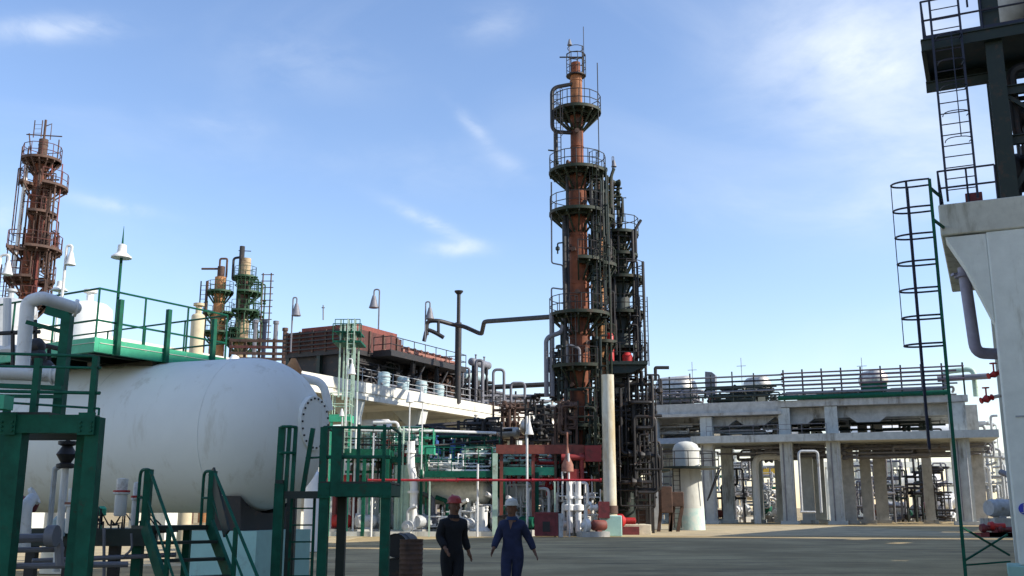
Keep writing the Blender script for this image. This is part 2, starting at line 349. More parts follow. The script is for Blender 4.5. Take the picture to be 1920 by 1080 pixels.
# steel tower on top
zt = 14.15
st_ = thing('steel_process_structure', 'dark green steel structure with platform standing on the concrete frame at right edge', 'steel structure', F @ Vector((1.6, .5, z1)), R(-25)); FT = fr(st_); Fi = F
mb = MB(F); mb.ibeam((1.75, .35, z1), (1.75, .35, 19), .42, .42, .05, up=(0, 1, 0)); mb.part('post', DGREEN, st_)
mb = MB(F); mb.ibeam((3.6, .35, z1), (3.6, .35, 19), .32, .32, .05, up=(0, 1, 0)); mb.part('post', DGREEN, st_)
mb = MB(F); mb.ibeam((1.75, 4.6, z1), (1.75, 4.6, 19), .3, .3, .04, up=(0, 1, 0)); mb.part('post', DGREEN, st_)
mb = MB(F); mb.ibeam((-.05, .0, zt), (6, .0, zt), .12, .34, .03); mb.ibeam((0, 0.02, zt), (0, 2.6, zt), .12, .34, .03); mb.ibeam((-.05, 1.3, zt-.72), (6, 1.3, zt-.72), .14, .3, .03); mb.box(0, 6, .06, 2.6, zt+.14, zt+.17); mb.ibeam((0, 2.6, zt), (6, 2.6, zt), .12, .3, .03)
mb.part('platform', DGREEN, st_, 'dark green steel platform with grated deck')
mb = MB(F); mb.rail([(.03, 2.5, zt+.17), (.03, .03, zt+.17), (6, .03, zt+.17)], 1.15, 1.55, .03, 1, .12); mb.rail([(1.2, -.0, zt+.9), (1.2, 0, zt+1.4)], 1, 9, .03, 0); mb.part('platform_railing', BLUEBLACK, st_)
mb = MB(F); mb.ladder((.62, -.22, z1), (.62, -.22, zt+1.2), (1, 0, 0), .72, .03, .016, .3); l_ = mb.part('ladder', BLUEBLACK, st_, 'dark steel ladder with open hoops')
mb = MB(F); mb.cage((.62, -.22, z1+1.6), (.62, -.22, zt-.05), (0.25, -1, 0), .6, .45, .62, .014, 1); mb.part('safety_cage', BLUEBLACK, l_)
mb = MB(F)
for zz in (11.2, 12.6): mb.ibeam((1.75, .36, zz), (8, .36, zz), .14, .26, .03)
mb.bar((1.8, .4, z1+.1), (3.5, .4, 12.5), .14); mb.bar((1.8, .4, 12.6), (3.5, .4, 11.0), .1); mb.bar((3.7, .4, z1+.1), (5.2, .4, 12.5), .12)
mb.part('brace', DGREEN, st_)
random.seed(51); mb = MB(); tangle(mb, (2.1, 4.6), (.6, 3.5), (z1+.1, zt-.8), 40, .04, .13, 5, F); mb.solo('pipework', BLACK, 'black tangled pipes inside the dark steel structure at right edge', 'pipework')
ve = thing('horizontal_vessel', 'pale grey horizontal vessel lying on top platform of dark steel structure', 'vessel', F @ Vector((3.2, 1.6, zt+.9)), R(-25))
mb = MB(F); mb.lathe((2.0, 2.2, zt+2.2), [(0, -.1), (.6, .02), (.95, .3), (1.05, .6), (1.05, 5)], 24, axis=(1, .35, .0)); mb.part('shell', LGREY, ve)
mb = MB(F); mb.box(2.7, 2.95, 1.3, 3.3, zt+.17, zt+1.35); mb.box(4.7, 4.95, 1.6, 3.9, zt+.17, zt+1.35); mb.part('saddle', DGREEN, ve)
hx = thing('heat_exchanger', 'dark stained heat exchanger shell inside the steel structure at right edge', 'exchanger', F @ Vector((2.6, 1.8, z1)), R(-25))
mb = MB(F); mb.lathe((2.0, 2.0, z1+1.15), [(0, 0), (.6, 0), (.6, .12), (.5, .12), (.5, 4)], 20, axis=(1, 0, 0)); mb.part('shell', BLACK, hx)
mb = MB(F); mb.box(2.6, 2.8, 1.5, 2.5, z1, z1+.8); mb.box(4.4, 4.6, 1.5, 2.5, z1, z1+.8); mb.part('saddle', DGREEN, hx)
mb = MB(F); mb.lathe((2.1, 1.2, z1+2.55), [(.32, 0), (.32, .1), (.26, .1), (.26, 4)], 14, axis=(1, 0, 0)); mb.tube([(2.35, 1.2, z1+2.5), (2.35, 1.2, z1+1.6)], .1); mb.solo('process_pipe', BLACK, 'dark short header pipe above the stained exchanger at right edge', 'pipe')
mb = MB(F); mb.tube([(2.5, .9, 12.9), (3.2, .7, 11.2), (3.3, .7, 9.9)], .22, 10, .2); mb.solo('process_pipe', LGREY, 'pale grey bent duct inside the dark steel structure', 'pipe')
mb = MB(F); mb.box(2.9, 4.4, .75, 1.2, 12.15, 12.9); mb.solo('cable_box', mat('cream_paint', (.55, .5, .36), .6), 'cream painted box high inside the dark steel structure', 'box', bevel=.04)
mb = MB(F); mb.box(.68, 1.1, .25, .6, z1, z1+.3); mb.solo('red_box', MAROON, 'small brown red box standing on concrete deck corner behind railing', 'box', bevel=.02)
# bell lamps ------------------------------------------------------------
def bell_lamp(px, py, D, size, post_px, post_py, label, cmat=None, arm=True, spike=False, group='bell shaped yard lamps'):
    c = at(px, py, D); b = at(post_px, post_py, D); pm = cmat or GREYP; k = size
    t = thing('bell_lamp', label, 'lamp', b, 0, group)
    mb = MB(); topz = c.z+k*.36
    if abs(c.x-b.x) > .05:
        mb.tube([b, (b.x, b.y, topz+k*.35), (c.x, c.y, topz+k*.35), (c.x, c.y, topz-.02)], max(.03, k*.05), 6, k*.3)
    else: mb.tube([b, (b.x, b.y, c.z+k*.1)], max(.03, k*.05), 6)
    mb.part('pole', pm, t)
    mb = MB(); mb.lathe((c.x, c.y, c.z-k*.5), [(k*.3, 0), (k*.31, .02*k), (k*.25, k*.2), (k*.17, k*.55), (k*.1, k*.8), (.02, k*.86)], 14); sh = mb.part('shade', WPIPE if cmat is None or cmat is WPIPE else GREYP, t)
    mb = MB(); mb.lathe((c.x, c.y, c.z-k*.46), [(.0, 0), (k*.12, .02), (k*.14, k*.2), (k*.08, k*.3)], 8); mb.part('bulb_glass', LGREY, t)
    return t
# caged access ladder ---------------------------------------------------
gb = gnd(1811, 1084); gt = Vector((gb.x, gb.y, zat(342, gb.y)))
al = thing('access_ladder', 'tall green steel access ladder with hooped safety cage beside the right concrete frame', 'ladder', gb)
vd = Vector((gb.x, gb.y, 0)).normalized(); out = Vector((-vd.y, vd.x, 0))
mb = MB(); mb.bar(gb-vd*.25, gt-vd*.25, .17, .08, up=out); mb.bar(gb+vd*.25, gt+vd*.25, .13, .08, up=out); mb.part('side_rail', GREEN, al)
mb = MB()
for j in range(1, int(gt.z/.3)): q = Vector((gb.x, gb.y, j*.3)); mb.tube([q-vd*.25, q+vd*.25], .014, 5)
mb.part('rung', GREEN, al)
mb = MB(); zc0 = zat(645, gb.y)
mb.cage((gb.x, gb.y, zc0), (gb.x, gb.y, gt.z+.02), out, .55, .95, .66, .026, 2, 16, [.55, 2.6, pi/2], 2.6)
mb.part('safety_cage', BLUEBLACK, al)
e_ = F @ Vector((.1, .05, z1+.35))
for p_, q_, w_ in ((gt+Vector((0, 0, -.15)), Vector((e_.x, e_.y, gt.z-.15)), .06), (gt+Vector((0, 0, -1.0)), Vector((e_.x, e_.y, gt.z-1.0)), .06), (Vector((gb.x, gb.y, 1.2)), F @ Vector((xc-.2, .3, .5)), .04), (Vector((gb.x, gb.y, .4)), F @ Vector((xc-.2, .3, 1.0)), .04), (Vector((gb.x, gb.y, .3)), F @ Vector((xc-.2, .3, .35)), .04)):
    mb = MB(); mb.bar(p_, q_, w_); mb.part('brace', GREEN, al)
# pipe hung behind the haunch
mb = MB(); a = at(1808, 520, 29); b = at(1829, 662, 29); b = Vector((a.x+.12, a.y, b.z)); mb.tube([(a.x, a.y, a.z+.3), b, b+Vector((1.2, .3, 0))], .165, 12, .3)
mb.lathe(a, [(.26, 0), (.26, .1)], 14); mb.box(a.x-.35, a.x+.5, a.y-.1, a.y+.1, a.z+.05, a.z+.12)
mb.solo('process_pipe', mat('violet_grey_paint', (.26, .25, .34), .5), 'violet grey pipe dropping behind the flared concrete beam end', 'pipe')
for i, (px, py, rr, lab) in enumerate([(1850, 748, .12, 'red valve jutting left from the openings beside the right concrete column'), (1864, 702, .1, 'red fitting inside the dark opening beside right concrete column')]):
    c = at(px, py, 28.6); t = thing('red_valve', lab, 'valve', c)
    mb = MB(); mb.lathe(c, [(.09, -.18), (.09, -.15), (.05, -.13), (rr, 0), (.05, .13), (.09, .15), (.09, .18)], 12, axis=(1, 0, .3)); mb.part('body', RED, t)
    mb = MB(); mb.tube([c+Vector((.15, 0, .04)), c+Vector((.9, .1, .2))], .05, 8); mb.part('pipe_stub', WPIPE, t)
    mb = MB(); mb.tube([c, c+Vector((0, 0, .3))], .025); mb.lathe(c+Vector((0, 0, .3)), [(.1, 0), (.1, .03)], 12); mb.part('handwheel', RED, t)
for i in range(3):
    g = at([1850, 1866, 1880][i], 975-2*i, 60); h = [.5, .62, .42][i]
    t = thing('red_pump', ['small red pump on the ground left of the right column foot', 'red pump with tall casing, middle of the three by the right column foot', 'low red pump half hidden by the right column foot'][i], 'pump', (g.x, g.y, 0), 0, 'red pumps by the right column')
    mb = MB(); mb.lathe((g.x-.4, g.y, h), [(.0, 0), (.22, .0), (.27, .2), (.16, .35), (.16, .9), (0, .95)], 12, axis=(1, 0, 0)); mb.part('casing', MAROON if i != 1 else RED, t)
    mb = MB(); mb.box(g.x-.6, g.x+.8, g.y-.4, g.y+.4, 0, .25); mb.box(g.x-.2, g.x, g.y-.2, g.y+.2, .25, h-.2); mb.part('base', MAROON, t)

# ================================================= CENTRAL CONCRETE PIPE RACK
CO = at(1570, 978, 104); CO = Vector((CO.x, CO.y, 0))
cf = thing('concrete_pipe_rack', 'long grey two level concrete pipe rack closing the back of the yard', 'pipe rack', CO, G20); F = fr(cf); FI = F.inverted()
def lx(px, yl):           # local x of the point of local depth yl seen in pixel column px
    o = FI @ Vector((0, 0, 0)); p = FI @ at(px, 960, 100); d = p-o; k = (yl-o.y)/d.y; return o.x+d.x*k
zs0, zs1 = 8.25, 9.0
CONCG = mat('grey_green_concrete', (.48, .50, .47), .9, var=.15, dirt=(.17, .16, .13), damt=.3, dscale=.9, streaks=True, nscale=1.5)
mb = MB(F); mb.box(lx(1300, -1), lx(1888, -1), -1.0, 11, zs0, zs1); mb.part('lower_slab', CONCG, cf, 'pale lower walkway slab')
mb = MB(F); mb.box(lx(1200, -.5)+.5, lx(1300, -1)-.02, -.7, 8, zs0+.05, zs1-.1); mb.part('lower_beam', mat('blue_grey_paint', (.22, .28, .36), .6), cf, 'blue grey lower beam end')
xl, xm, xr = lx(1040, 0), lx(1475, 0), lx(1835, 0)
mb = MB(F); mb.box(xl, xm, 0, 1.1, 11.15, 12.55); mb.box(xl, xm-.01, -.3, 0-.003, 11.15, 11.45); mb.part('upper_beam', CONC, cf)
mb = MB(F); mb.box(xm+.01, xr, -.1, 1.0, 11.85, 12.5); mb.box(xm+.6, xr-.5, 1.3, 1.9, 10.7, 11.84); mb.box(xm+.02, xr, 1.0, 12, 12.2, 12.5); mb.part('upper_beam', CONC, cf, 'paler right half of the upper beam')
mb = MB(F); mb.box(xl, xm, 1.1, 12, 12.1, 12.5); mb.box(xl, xr, 11.6, 12.4, 10.6, 12.0); mb.part('deck', CONC, cf)
cols = [(1330, 0, 1.35), (1480, 0, 1.25), (1570, 0, 1.35), (1812, 0, 1.7), (1366, 6, 1.2), (1422, 11, 1.2), (1516, 6, 1.3), (1595, 6, 1.2), (1655, 11, 1.3), (1540, 12, 1.2), (1838, 6, 1.4), (1226, 0, 1.3), (1256, 8, 1.2), (1466, 12, 1.1), (1628, 9, 1.1), (1130, 0, 1.3), (1745, 14, 1.0)]
for px, yl, w in cols:
    x = lx(px, yl); mb = MB(F); zt_ = 11.1 if px < 1476 else 11.8
    if -1.0 <= yl-w/2 and yl+w/2 <= 11.2 and px < 1880 and px > 1290:
        mb.box(x-w/2, x+w/2, yl, yl+w, .35, zs0-.004); mb.box(x-w*.46, x+w*.46, yl+.03, yl+w-.03, zs1+.004, zt_ if yl < 1 else 12.05)
    else: mb.box(x-w/2, x+w/2, yl, yl+w, .35, (zt_ if yl < 1 else 12.05))
    mb.box(x-w/2-.25, x+w/2+.25, yl-.2, yl+w+.2, 0, .35)
    c_ = mb.part('column', [CONC, CONCG, CONCG][(px//10) % 3], cf)
for px, y0, y1 in ((1502, .9, 5), (1640, .9, 5), (1350, 1.2, 5), (1420, 1.2, 5)):   # corbels under the upper beam
    x = lx(px, 0); mb = MB(F); mb.prism([(x-2.3, 11.1), (x+2.3, 11.1), (x+1.1, 10.2), (x-1.1, 10.2)], 1.2, 1.9); mb.part('corbel', CONC, cf)
mb = MB(F)
for yl in (3, 6.5, 9.5): mb.box(xl+1, xr-1, yl, yl+.4, 10.6, 12.05)
mb.part('cross_beam', CONC, cf)
# horizontal pipes on support posts along the deck edge
ordn = ['lowest', 'second lowest', 'third lowest', 'fourth lowest', 'fifth lowest', 'topmost']
ps = thing('pipe_support', 'row of steel posts carrying horizontal pipes on right half of concrete rack deck', 'pipe support', F @ Vector((xm, 0, 12.5)), G20)
for k in range(10):
    x = xm+.4+(xr-xm-.6)*k/9; mb = MB(F); mb.bar((x, .25, 12.5), (x, .25, 15.75), .16, up=(0, 1, 0)); mb.part('post', DGREEN, ps)
PUR = mat('violet_brown_paint', (.13, .09, .11), .6)
for j in range(6):
    z = 13.25+j*.42; mb = MB(F); mb.tube([(xm+.2, .05, z), (xr-1.5+.7*(j % 3), .05, z+.03)], .085 if j % 2 else .11, 6)
    mb.solo('horizontal_pipe', PUR if j > 1 else GREYP, f'{ordn[j]} of six long thin pipes above the green pipe on rack deck', 'pipe', group='pipes along the right rack deck')
mb = MB(F); mb.tube([(xm-.2, -.25, 12.78), (xr-1.8, -.25, 12.78)], .24, 10)
mb.solo('horizontal_pipe', GREEN, 'thick dark green pipe along the right half of the concrete rack edge', 'pipe')
pl = thing('pipe_support', 'row of steel posts carrying pipes on left half of concrete rack deck', 'pipe support', F @ Vector((xl, 0, 12.5)), G20)
x = lx(1180, 0)+.2; k = 0
while x < xm-.8:
    mb = MB(F); mb.bar((x, .45, 12.55), (x, .45, 15.6+.25*(k % 2)), .13, up=(0, 1, 0)); mb.part('post', DGREEN, pl); x += 2.25; k += 1
for j in range(5):
    z = 13.2+j*.52; mb = MB(F); mb.tube([(xl+.5+j, .3, z), (xm+.35, .3, z)], .095, 6)
    mb.solo('horizontal_pipe', [DGREEN, GREYP, DGREEN, BLACK, GREYP][j], f'{["lowest", "second lowest", "middle", "second highest", "topmost"][j]} of five thin pipes on left half of rack deck', 'pipe', group='pipes along the left rack deck')
# equipment on the deck
def hvessel(c, r, L, ang, m, label, saddle=None, name='horizontal_vessel', ends=True, group=None, sm=None, sz=0., extra=None, cat='vessel', nozzles=2):
    """horizontal drum centred at c; saddles reach down to height sz"""
    c = Vector(c); t = thing(name, label, cat, (c.x, c.y, sz), ang, group); X = Matrix.Translation(c) @ Matrix.Rotation(ang, 4, 'Z'); h = r*.5
    mb = MB(X); mb.lathe((-L/2, 0, 0), [(0, -h), (r*.5, -h*.86), (r*.8, -h*.55), (r*.96, -h*.2), (r, 0), (r, L), (r*.96, L+h*.2), (r*.8, L+h*.55), (r*.5, L+h*.86), (0, L+h)], 28, axis=(1, 0, 0)); mb.part('shell', m, t)
    if c.z-sz > r*.6:
        for s in (-.3, .3):
            mb = MB(X); mb.prism([(s*L-.12, -r*.5), (s*L+.12, -r*.5), (s*L+.12, sz-c.z), (s*L-.12, sz-c.z)], -r*.75, r*.75); mb.part('saddle', sm or CONCL, t)
    for k in range(nozzles):
        x = L*(-.25+.5*k); mb = MB(X); mb.tube([(x, 0, r*.9), (x, 0, r+.35)], r*.12+.03, 8); mb.lathe((x, 0, r+.3), [(r*.2+.04, 0), (r*.2+.04, .08)], 12); mb.part('nozzle', m, t)
    return t
def vvessel(c, r, H, m, label, name='vertical_vessel', dome=.5, legs=True, group=None, cat='vessel', skirt=None, lm=None):
    c = Vector(c); t = thing(name, label, cat, c, 0, group); h = r*dome; z = .6 if legs else 0
    mb = MB(); mb.lathe((c.x, c.y, c.z+z), [(0, -.0), (r, 0.02), (r, H-z-h), (r*.95, H-z-h*.6), (r*.75, H-z-h*.25), (r*.4, H-z-h*.05), (0, H-z)], 22); mb.part('shell', m, t)
    if legs:
        for a in (.8, 2.4, 3.9, 5.5): mb = MB(); mb.bar((c.x+cos(a)*r*.85, c.y+sin(a)*r*.85, c.z), (c.x+cos(a)*r*.85, c.y+sin(a)*r*.85, c.z+z+.3), .14); mb.part('leg', lm or DGREEN, t)
    mb = MB(); mb.tube([(c.x, c.y, c.z+H-.05), (c.x, c.y, c.z+H+.3)], .1, 8); mb.lathe((c.x, c.y, c.z+H+.25), [(.18, 0), (.18, .08)], 10); mb.part('nozzle', m, t)
    return t
DZ = 12.5
p = F @ Vector((lx(1275, 6), 6, 14.55)); hvessel(p, 1.75, 3.2, R(-40), ALU, 'domed aluminium clad vessel on left end of rack deck', nozzles=0, name='deck_vessel', sm=DGREEN, sz=DZ)
mb = MB(F); mb.box(lx(1262, 5.5), lx(1300, 5.5), 3, 4.2, DZ+.005, 14.6); mb.solo('equipment_box', DGREEN, 'dark green equipment box in front of domed vessel on rack deck', 'box', bevel=.05)
t = thing('vent_hood', 'dark grey upright hood standing on the middle of the rack deck', 'hood', F @ Vector((lx(1342, 5), 5, DZ)), G20)
mb = MB(F); x = lx(1342, 5); mb.prism([(x-.5, DZ+1.2), (x+.5, DZ+1.2), (x+.55, 16.2), (x+.2, 16.5), (x-.55, 16.6), (x-.6, 15.2)], 5, 6.2); mb.part('hood', GREYP, t); mb = MB(F); mb.box(x-.4, x+.4, 5.1, 6.1, DZ, DZ+1.2); mb.part('base', REDOX, t)
p = F @ Vector((lx(1432, 6), 6, 14.9)); hvessel(p, 1.0, 2.2, R(-60), ALU, 'small aluminium clad vessel right of the grey hood on rack deck', nozzles=0, name='deck_vessel', sm=DGREEN, sz=DZ)
p = F @ Vector((lx(1656, 5), 5, 14.9)); hvessel(p, 1.05, 2.2, R(-75), ALU, 'round ended vessel on green skid on right half of rack deck', nozzles=0, name='deck_vessel', sm=GREEN, sz=DZ)
mb = MB(F); mb.box(lx(1632, 3), lx(1682, 3), 2.2, 4, DZ+.9, DZ+1.9); mb.box(lx(1636, 3), lx(1678, 3), 2.3, 3.9, DZ+.01, DZ+.89); mb.solo('pump_skid', GREEN, 'dark green skid box below the round ended deck vessel', 'skid', bevel=.04)
mb = MB(F); x = lx(1818, 3); mb.tube([(x-1.2, 3, DZ+.1), (x-1.2, 3, 15.2), (x+1.6, 3, 15.4), (x+1.6, 3, DZ+.1)], .26, 12, .7); mb.solo('process_pipe', PGREEN, 'grey green large bore pipe bend on far right of the rack deck', 'pipe')
mb = MB(F); mb.tube([(lx(1780, 2), 2.2, 14.4), (lx(1880, 2), 2.2, 14.5)], .3, 10); mb.solo('process_pipe', GREYP, 'short grey pipe beside the large bend on far right of deck', 'pipe')
for px, h, dx in ((1308, 17.6, 0), (1403, 17.8, 0), (1636, 17.2, 0)):
    x = lx(px, 4); mb = MB(F); mb.tube([(x, 4, DZ), (x, 4, h)], .035, 5); mb.tube([(x-.5, 4, h-.9), (x+.5, 4, h-.9)], .03, 5)
    mb.solo('antenna_mast', GREYP, {1308: 'thin mast just right of the domed deck vessel', 1403: 'thin mast left of the small aluminium deck vessel', 1636: 'thin mast above the green skid box on deck'}[px], 'mast', group='masts on the rack deck')
# ================================================= PLANT SEEN THROUGH AND BEHIND THE RACK
random.seed(4)
mb = MB(F)
for i in range(0):
    x0 = lx(1230, 3)+random.uniform(0, 22); z = random.choice((9.4, 9.9, 10.4, 10.8)); yy = 1.6+i*.85; mb.tube([(x0, yy, z), (x0+random.uniform(4, 12), yy, z), (x0+random.uniform(4, 12), yy, random.choice((9.1, 11.4)))], random.uniform(.09, .24), 7, .4)
labs = ['white portal shaped pipe loop standing under the concrete rack', 'thin grey pipe loop hanging below the walkway slab', 'second thin grey pipe loop below the walkway slab, nearer the right']
def portal(pxa, pxb, pya, D, r, m, label, zb=0.0, group=None, name='pipe_loop'):
    a, b = at(pxa, pya, D), at(pxb, pya, D); mb = MB(); mb.tube([(a.x, D, zb), a, b, (b.x, D, zb)], r, 8, r*3)
    return mb.solo(name, m, label, 'pipe', group=group)
portal(1415, 1471, 856, 112, .36, WHITE, labs[0]); portal(1497, 1533, 846, 99.5, .13, LGREY, labs[1], 1.2); portal(1502, 1528, 960, 99.3, .1, LGREY, labs[2], 1.2)
spec = [(1436, 882, 1427, 1456, 'yellow'), ]
mb = MB(); p = at(1441, 884, 130); mb.box(p.x-1.1, p.x+1.1, 129, 131, p.z-.35, p.z+.35); mb.box(p.x-1, p.x-.8, 129.5, 130, 0, p.z-.36); mb.box(p.x+.8, p.x+1, 129.5, 130, 0, p.z-.36); mb.solo('hoist', YPAINT, 'yellow hoist seen between the rack columns', 'hoist')
# white exchangers on stands behind the rack
wl = [(1270, 800, 150, 1.2, 9, 'white'), (1345, 805, 150, 1.1, 7, ''), (1210, 812, 150, .9, 5, ''), (1700, 905, 150, 1.3, 8, ''), (1450, 812, 148, 1.2, 8, ''), (1640, 815, 150, 1.3, 9, ''), (1745, 812, 155, 1.4, 10, ''), (1400, 925, 140, .9, 4, ''), (1760, 940, 150, 1.1, 5, '')]
where = ['behind the rack left of the first grey column', 'behind the rack right of the first grey column', 'behind the rack next to the tall towers', 'in the open bay on the right at mid height', 'above the walkway slab in the middle bay', 'above the slab left of the wide open bay', 'above the slab in the wide open bay', 'near the ground left of the white portal loop', 'near the ground in the wide open bay']
for (px, py, D, r, L, _), w in zip(wl, where):
    p = at(px, py, D); hvessel(p, r, L, G20, WHITE if r > 1 else ALU, 'white horizontal drum '+w, name='storage_drum', sz=0, group='drums behind the rack', sm=CONCL)
# sunlit columns of a rack further away, each one separate frame
for i, (pa, pb, D, zt_, wd, lab) in enumerate([(1560, 1790, 150, 8.2, 1.0, 'pale sunlit pipe portal frame far behind the open bay'), (1230, 1480, 165, 10.5, .9, 'pale far frame behind the left bays of rack'), (1590, 1720, 175, 10.8, .9, 'furthest pale frame behind the middle bays'), (1830, 2000, 150, 9.5, 1.1, 'pale layered frame behind the right edge column')]):
    A = at(pa, 950, D); B = at(pb, 950, D); t = thing('far_pipe_rack', lab, 'pipe rack', (A.x, D, 0)); n = max(3, int((B.x-A.x)/4.2))
    for k in range(n+1): x = A.x+(B.x-A.x)*k/n; mb = MB(); mb.box(x-wd/2, x+wd/2, D, D+wd, 0, zt_-.8); mb.part('column', CONCW, t)
    mb = MB(); mb.box(A.x-1, B.x+1, D-.1, D+wd+.1, zt_-.8, zt_); mb.part('beam', CONCW, t)
    for z in (zt_*.45, zt_*.62):
        mb = MB(); mb.tube([(A.x, D-.4, z), (B.x, D-.4, z)], .22, 8); mb.part('pipe', [LGREY, GREEN, WPIPE, LGREY][i], t)
# clutter units between the columns
random.seed(11)
kinds = [('valve_assembly', 'valve'), ('pump_unit', 'pump')]
pos_w = [(1352, 965, 118, 'left of the white portal loop'), (1388, 968, 122, 'in front of the far drum left of the portal loop'), (1437, 968, 125, 'inside the white portal loop'), (1462, 970, 122, 'at the right foot of the portal loop'), (1640, 970, 124, 'at the left end of the open bay'), (1668, 968, 128, 'by the left column of the open bay'), (1694, 968, 128, 'left of centre in the open bay'), (1720, 968, 130, 'in the centre of the open bay'), (1750, 968, 130, 'right of centre in the open bay'), (1775, 968, 128, 'at the right end of the open bay'), (1300, 970, 116, 'right of the pale cyan vertical tank'), (1890, 970, 90, 'by the right edge column')]
def pump(x, y, s, m, m2, label, name='pump_unit', rz=0., group='pumps and motors on the ground'):
    t = thing(name, label, 'pump', (x, y, 0), rz, group); X = fr(t)
    mb = MB(X); mb.box(-.9*s, .9*s, -.35*s, .35*s, 0, .3*s); mb.part('base', CONC, t)
    mb = MB(X); mb.lathe((-.8*s, 0, .65*s), [(0, 0), (.26*s, 0), (.3*s, .1*s), (.3*s, .8*s), (.2*s, .9*s), (0, .92*s)], 12, axis=(1, 0, 0)); mb.box(-.5*s, -.2*s, -.15*s, .15*s, .3*s, .4*s); mb.part('motor', m, t)
    mb = MB(X); mb.lathe((.15*s, 0, .65*s), [(.08*s, 0), (.2*s, .12*s), (.38*s, .15*s), (.38*s, .4*s), (.16*s, .45*s), (.16*s, .6*s)], 12, axis=(1, 0, 0)); mb.tube([(.45*s, 0, .9*s), (.45*s, 0, 1.7*s), (.45*s, .6*s, 1.9*s)], .11*s, 8, .2*s); mb.part('casing', m2, t)
    return t
for i, (px, py, D, w) in enumerate(pos_w):
    g = at(px, py, D); m = [REDOX, WPIPE, GREEN, LGREY][i % 4]
    pump(g.x, g.y, 1.5+.5*(i % 3), m, [WPIPE, LGREY, GREYP][i % 3], f'{["rusty red", "white", "dark green", "grey"][i % 4]} pump with raised pipe {w}', rz=.6*i)
# tree-like pipe trees (vertical manifolds) inside the open bay
for i, (px, D, h, m) in enumerate([(1655, 118, 7.2, GREYP), (1680, 121, 6.0, DGREEN), (1708, 124, 7.6, BLACK), (1735, 122, 6.6, DGREEN), (1760, 126, 7.0, GREYP), (1396, 120, 7, GREYP), (1372, 118, 6, BLACK), (1450, 127, 6.5, GREYP)]):
    g = at(px, 965, D); mb = MB(); x = g.x
    mb.tube([(x-1, D, 0), (x-1, D, h*.7), (x+.8, D, h*.7), (x+.8, D, h)], .14, 7, .3); mb.tube([(x, D+.5, 0), (x, D+.5, h), (x+1.6, D+.5, h), (x+1.6, D+.5, 0)], .1, 7, .3); mb.tube([(x-1.6, D+.2, h*.45), (x+1.7, D+.2, h*.45)], .13, 7); mb.lathe((x+.4, D+.2, h*.45-.3), [(.1, 0), (.28, .1), (.28, .5), (.1, .6), (.05, .9), (.3, .92), (.3, .98)], 10)
    mb.solo('pipe_manifold', m, ['grey pipe manifold at left of the open bay', 'dark green low manifold, second in the open bay', 'tall black manifold in middle of the open bay', 'dark green manifold right of the tall black one', 'grey manifold at right of the open bay', 'grey manifold left of the white portal loop', 'black low manifold behind the first front column', 'grey manifold inside the white portal loop'][i], 'manifold', group='pipe manifolds under the rack')

random.seed(17)
for i, (pa, pb, y0, y1, z0, z1, n, m, lab) in enumerate([(1200, 1330, 2, 7, 9.2, 10.9, 26, ALU, 'pale tangled pipes on the walkway slab in the leftmost bay'), (1335, 1475, 2, 7, 9.2, 10.9, 26, LGREY, 'grey tangled pipes on the slab between first and second front columns'), (1480, 1800, 3, 9, 9.2, 11.4, 16, DGREEN, 'dark green tangled pipes on the slab over the open bay'),
    (1200, 1330, 1.5, 5, 12.7, 14.6, 26, GREYP, 'tangled pipes on the deck left of the grey hood'), (1330, 1475, 1.5, 5, 12.7, 14.6, 24, DGREEN, 'tangled green pipes on the deck right of the grey hood'), (1480, 1820, 2, 6, 12.6, 13.8, 26, GREYP, 'low tangled pipes behind the thick green pipe on the deck'),
    (1335, 1560, 2, 10, 6.9, 8.1, 18, GREYP, 'grey pipes slung under the walkway slab on the left'), (1570, 1880, 2, 10, 6.6, 8.1, 24, GREYP, 'grey pipes slung under the walkway slab over the open bay'), (1330, 1470, 14, 24, .5, 7, 30, LGREY, 'pale tangled pipes on the ground behind left columns of the rack'), (1580, 1700, 18, 30, .3, 7.5, 30, GREYP, 'grey tangled pipes on the ground left in the open bay'), (1700, 1800, 18, 30, .3, 6.5, 24, BLACK, 'black tangled pipes on the ground right in the open bay'), (1840, 1910, 6, 16, .3, 11, 30, LGREY, 'grey tangled pipes beyond the right edge column'), (1215, 1330, 4, 14, .3, 8, 34, GREYP, 'grey tangled pipes behind the pale vertical tank')]):
    xa, xb = lx(pa, y0), lx(pb, y0); mb = MB(); tangle(mb, (xa, xb), (y0, y1), (z0, z1), n, .05, .17, 5, F); mb.solo('pipework', m, lab, 'pipework', group='tangled pipework of the rear rack')
rl_ = thing('walkway_railing', 'thin dark railing along the lower walkway slab of the rear rack', 'railing', F @ Vector((lx(1300, -1), -1, zs1)), G20)
mb = MB(F); mb.rail([(lx(1330, -1), -.9, zs1), (lx(1560, -1), -.9, zs1)], 1.0, 2.4, .03, 1); mb.part('rail_run', GREYP, rl_)
random.seed(23)
for i, px in enumerate((1322, 1340, 1475, 1488, 1566, 1578, 1806, 1822)):
    x = lx(px, 0); mb = MB(F); mb.tube([(x, -.12, .2), (x, -.12, 8.1)], .06, 6); mb.solo('conduit', [GREYP, LGREY][i % 2], ['left', 'right'][i % 2]+' conduit on the front face of the '+['first', 'second', 'third', 'fourth'][i//2]+' front rack column from the left', 'conduit', group='conduits on rack columns')
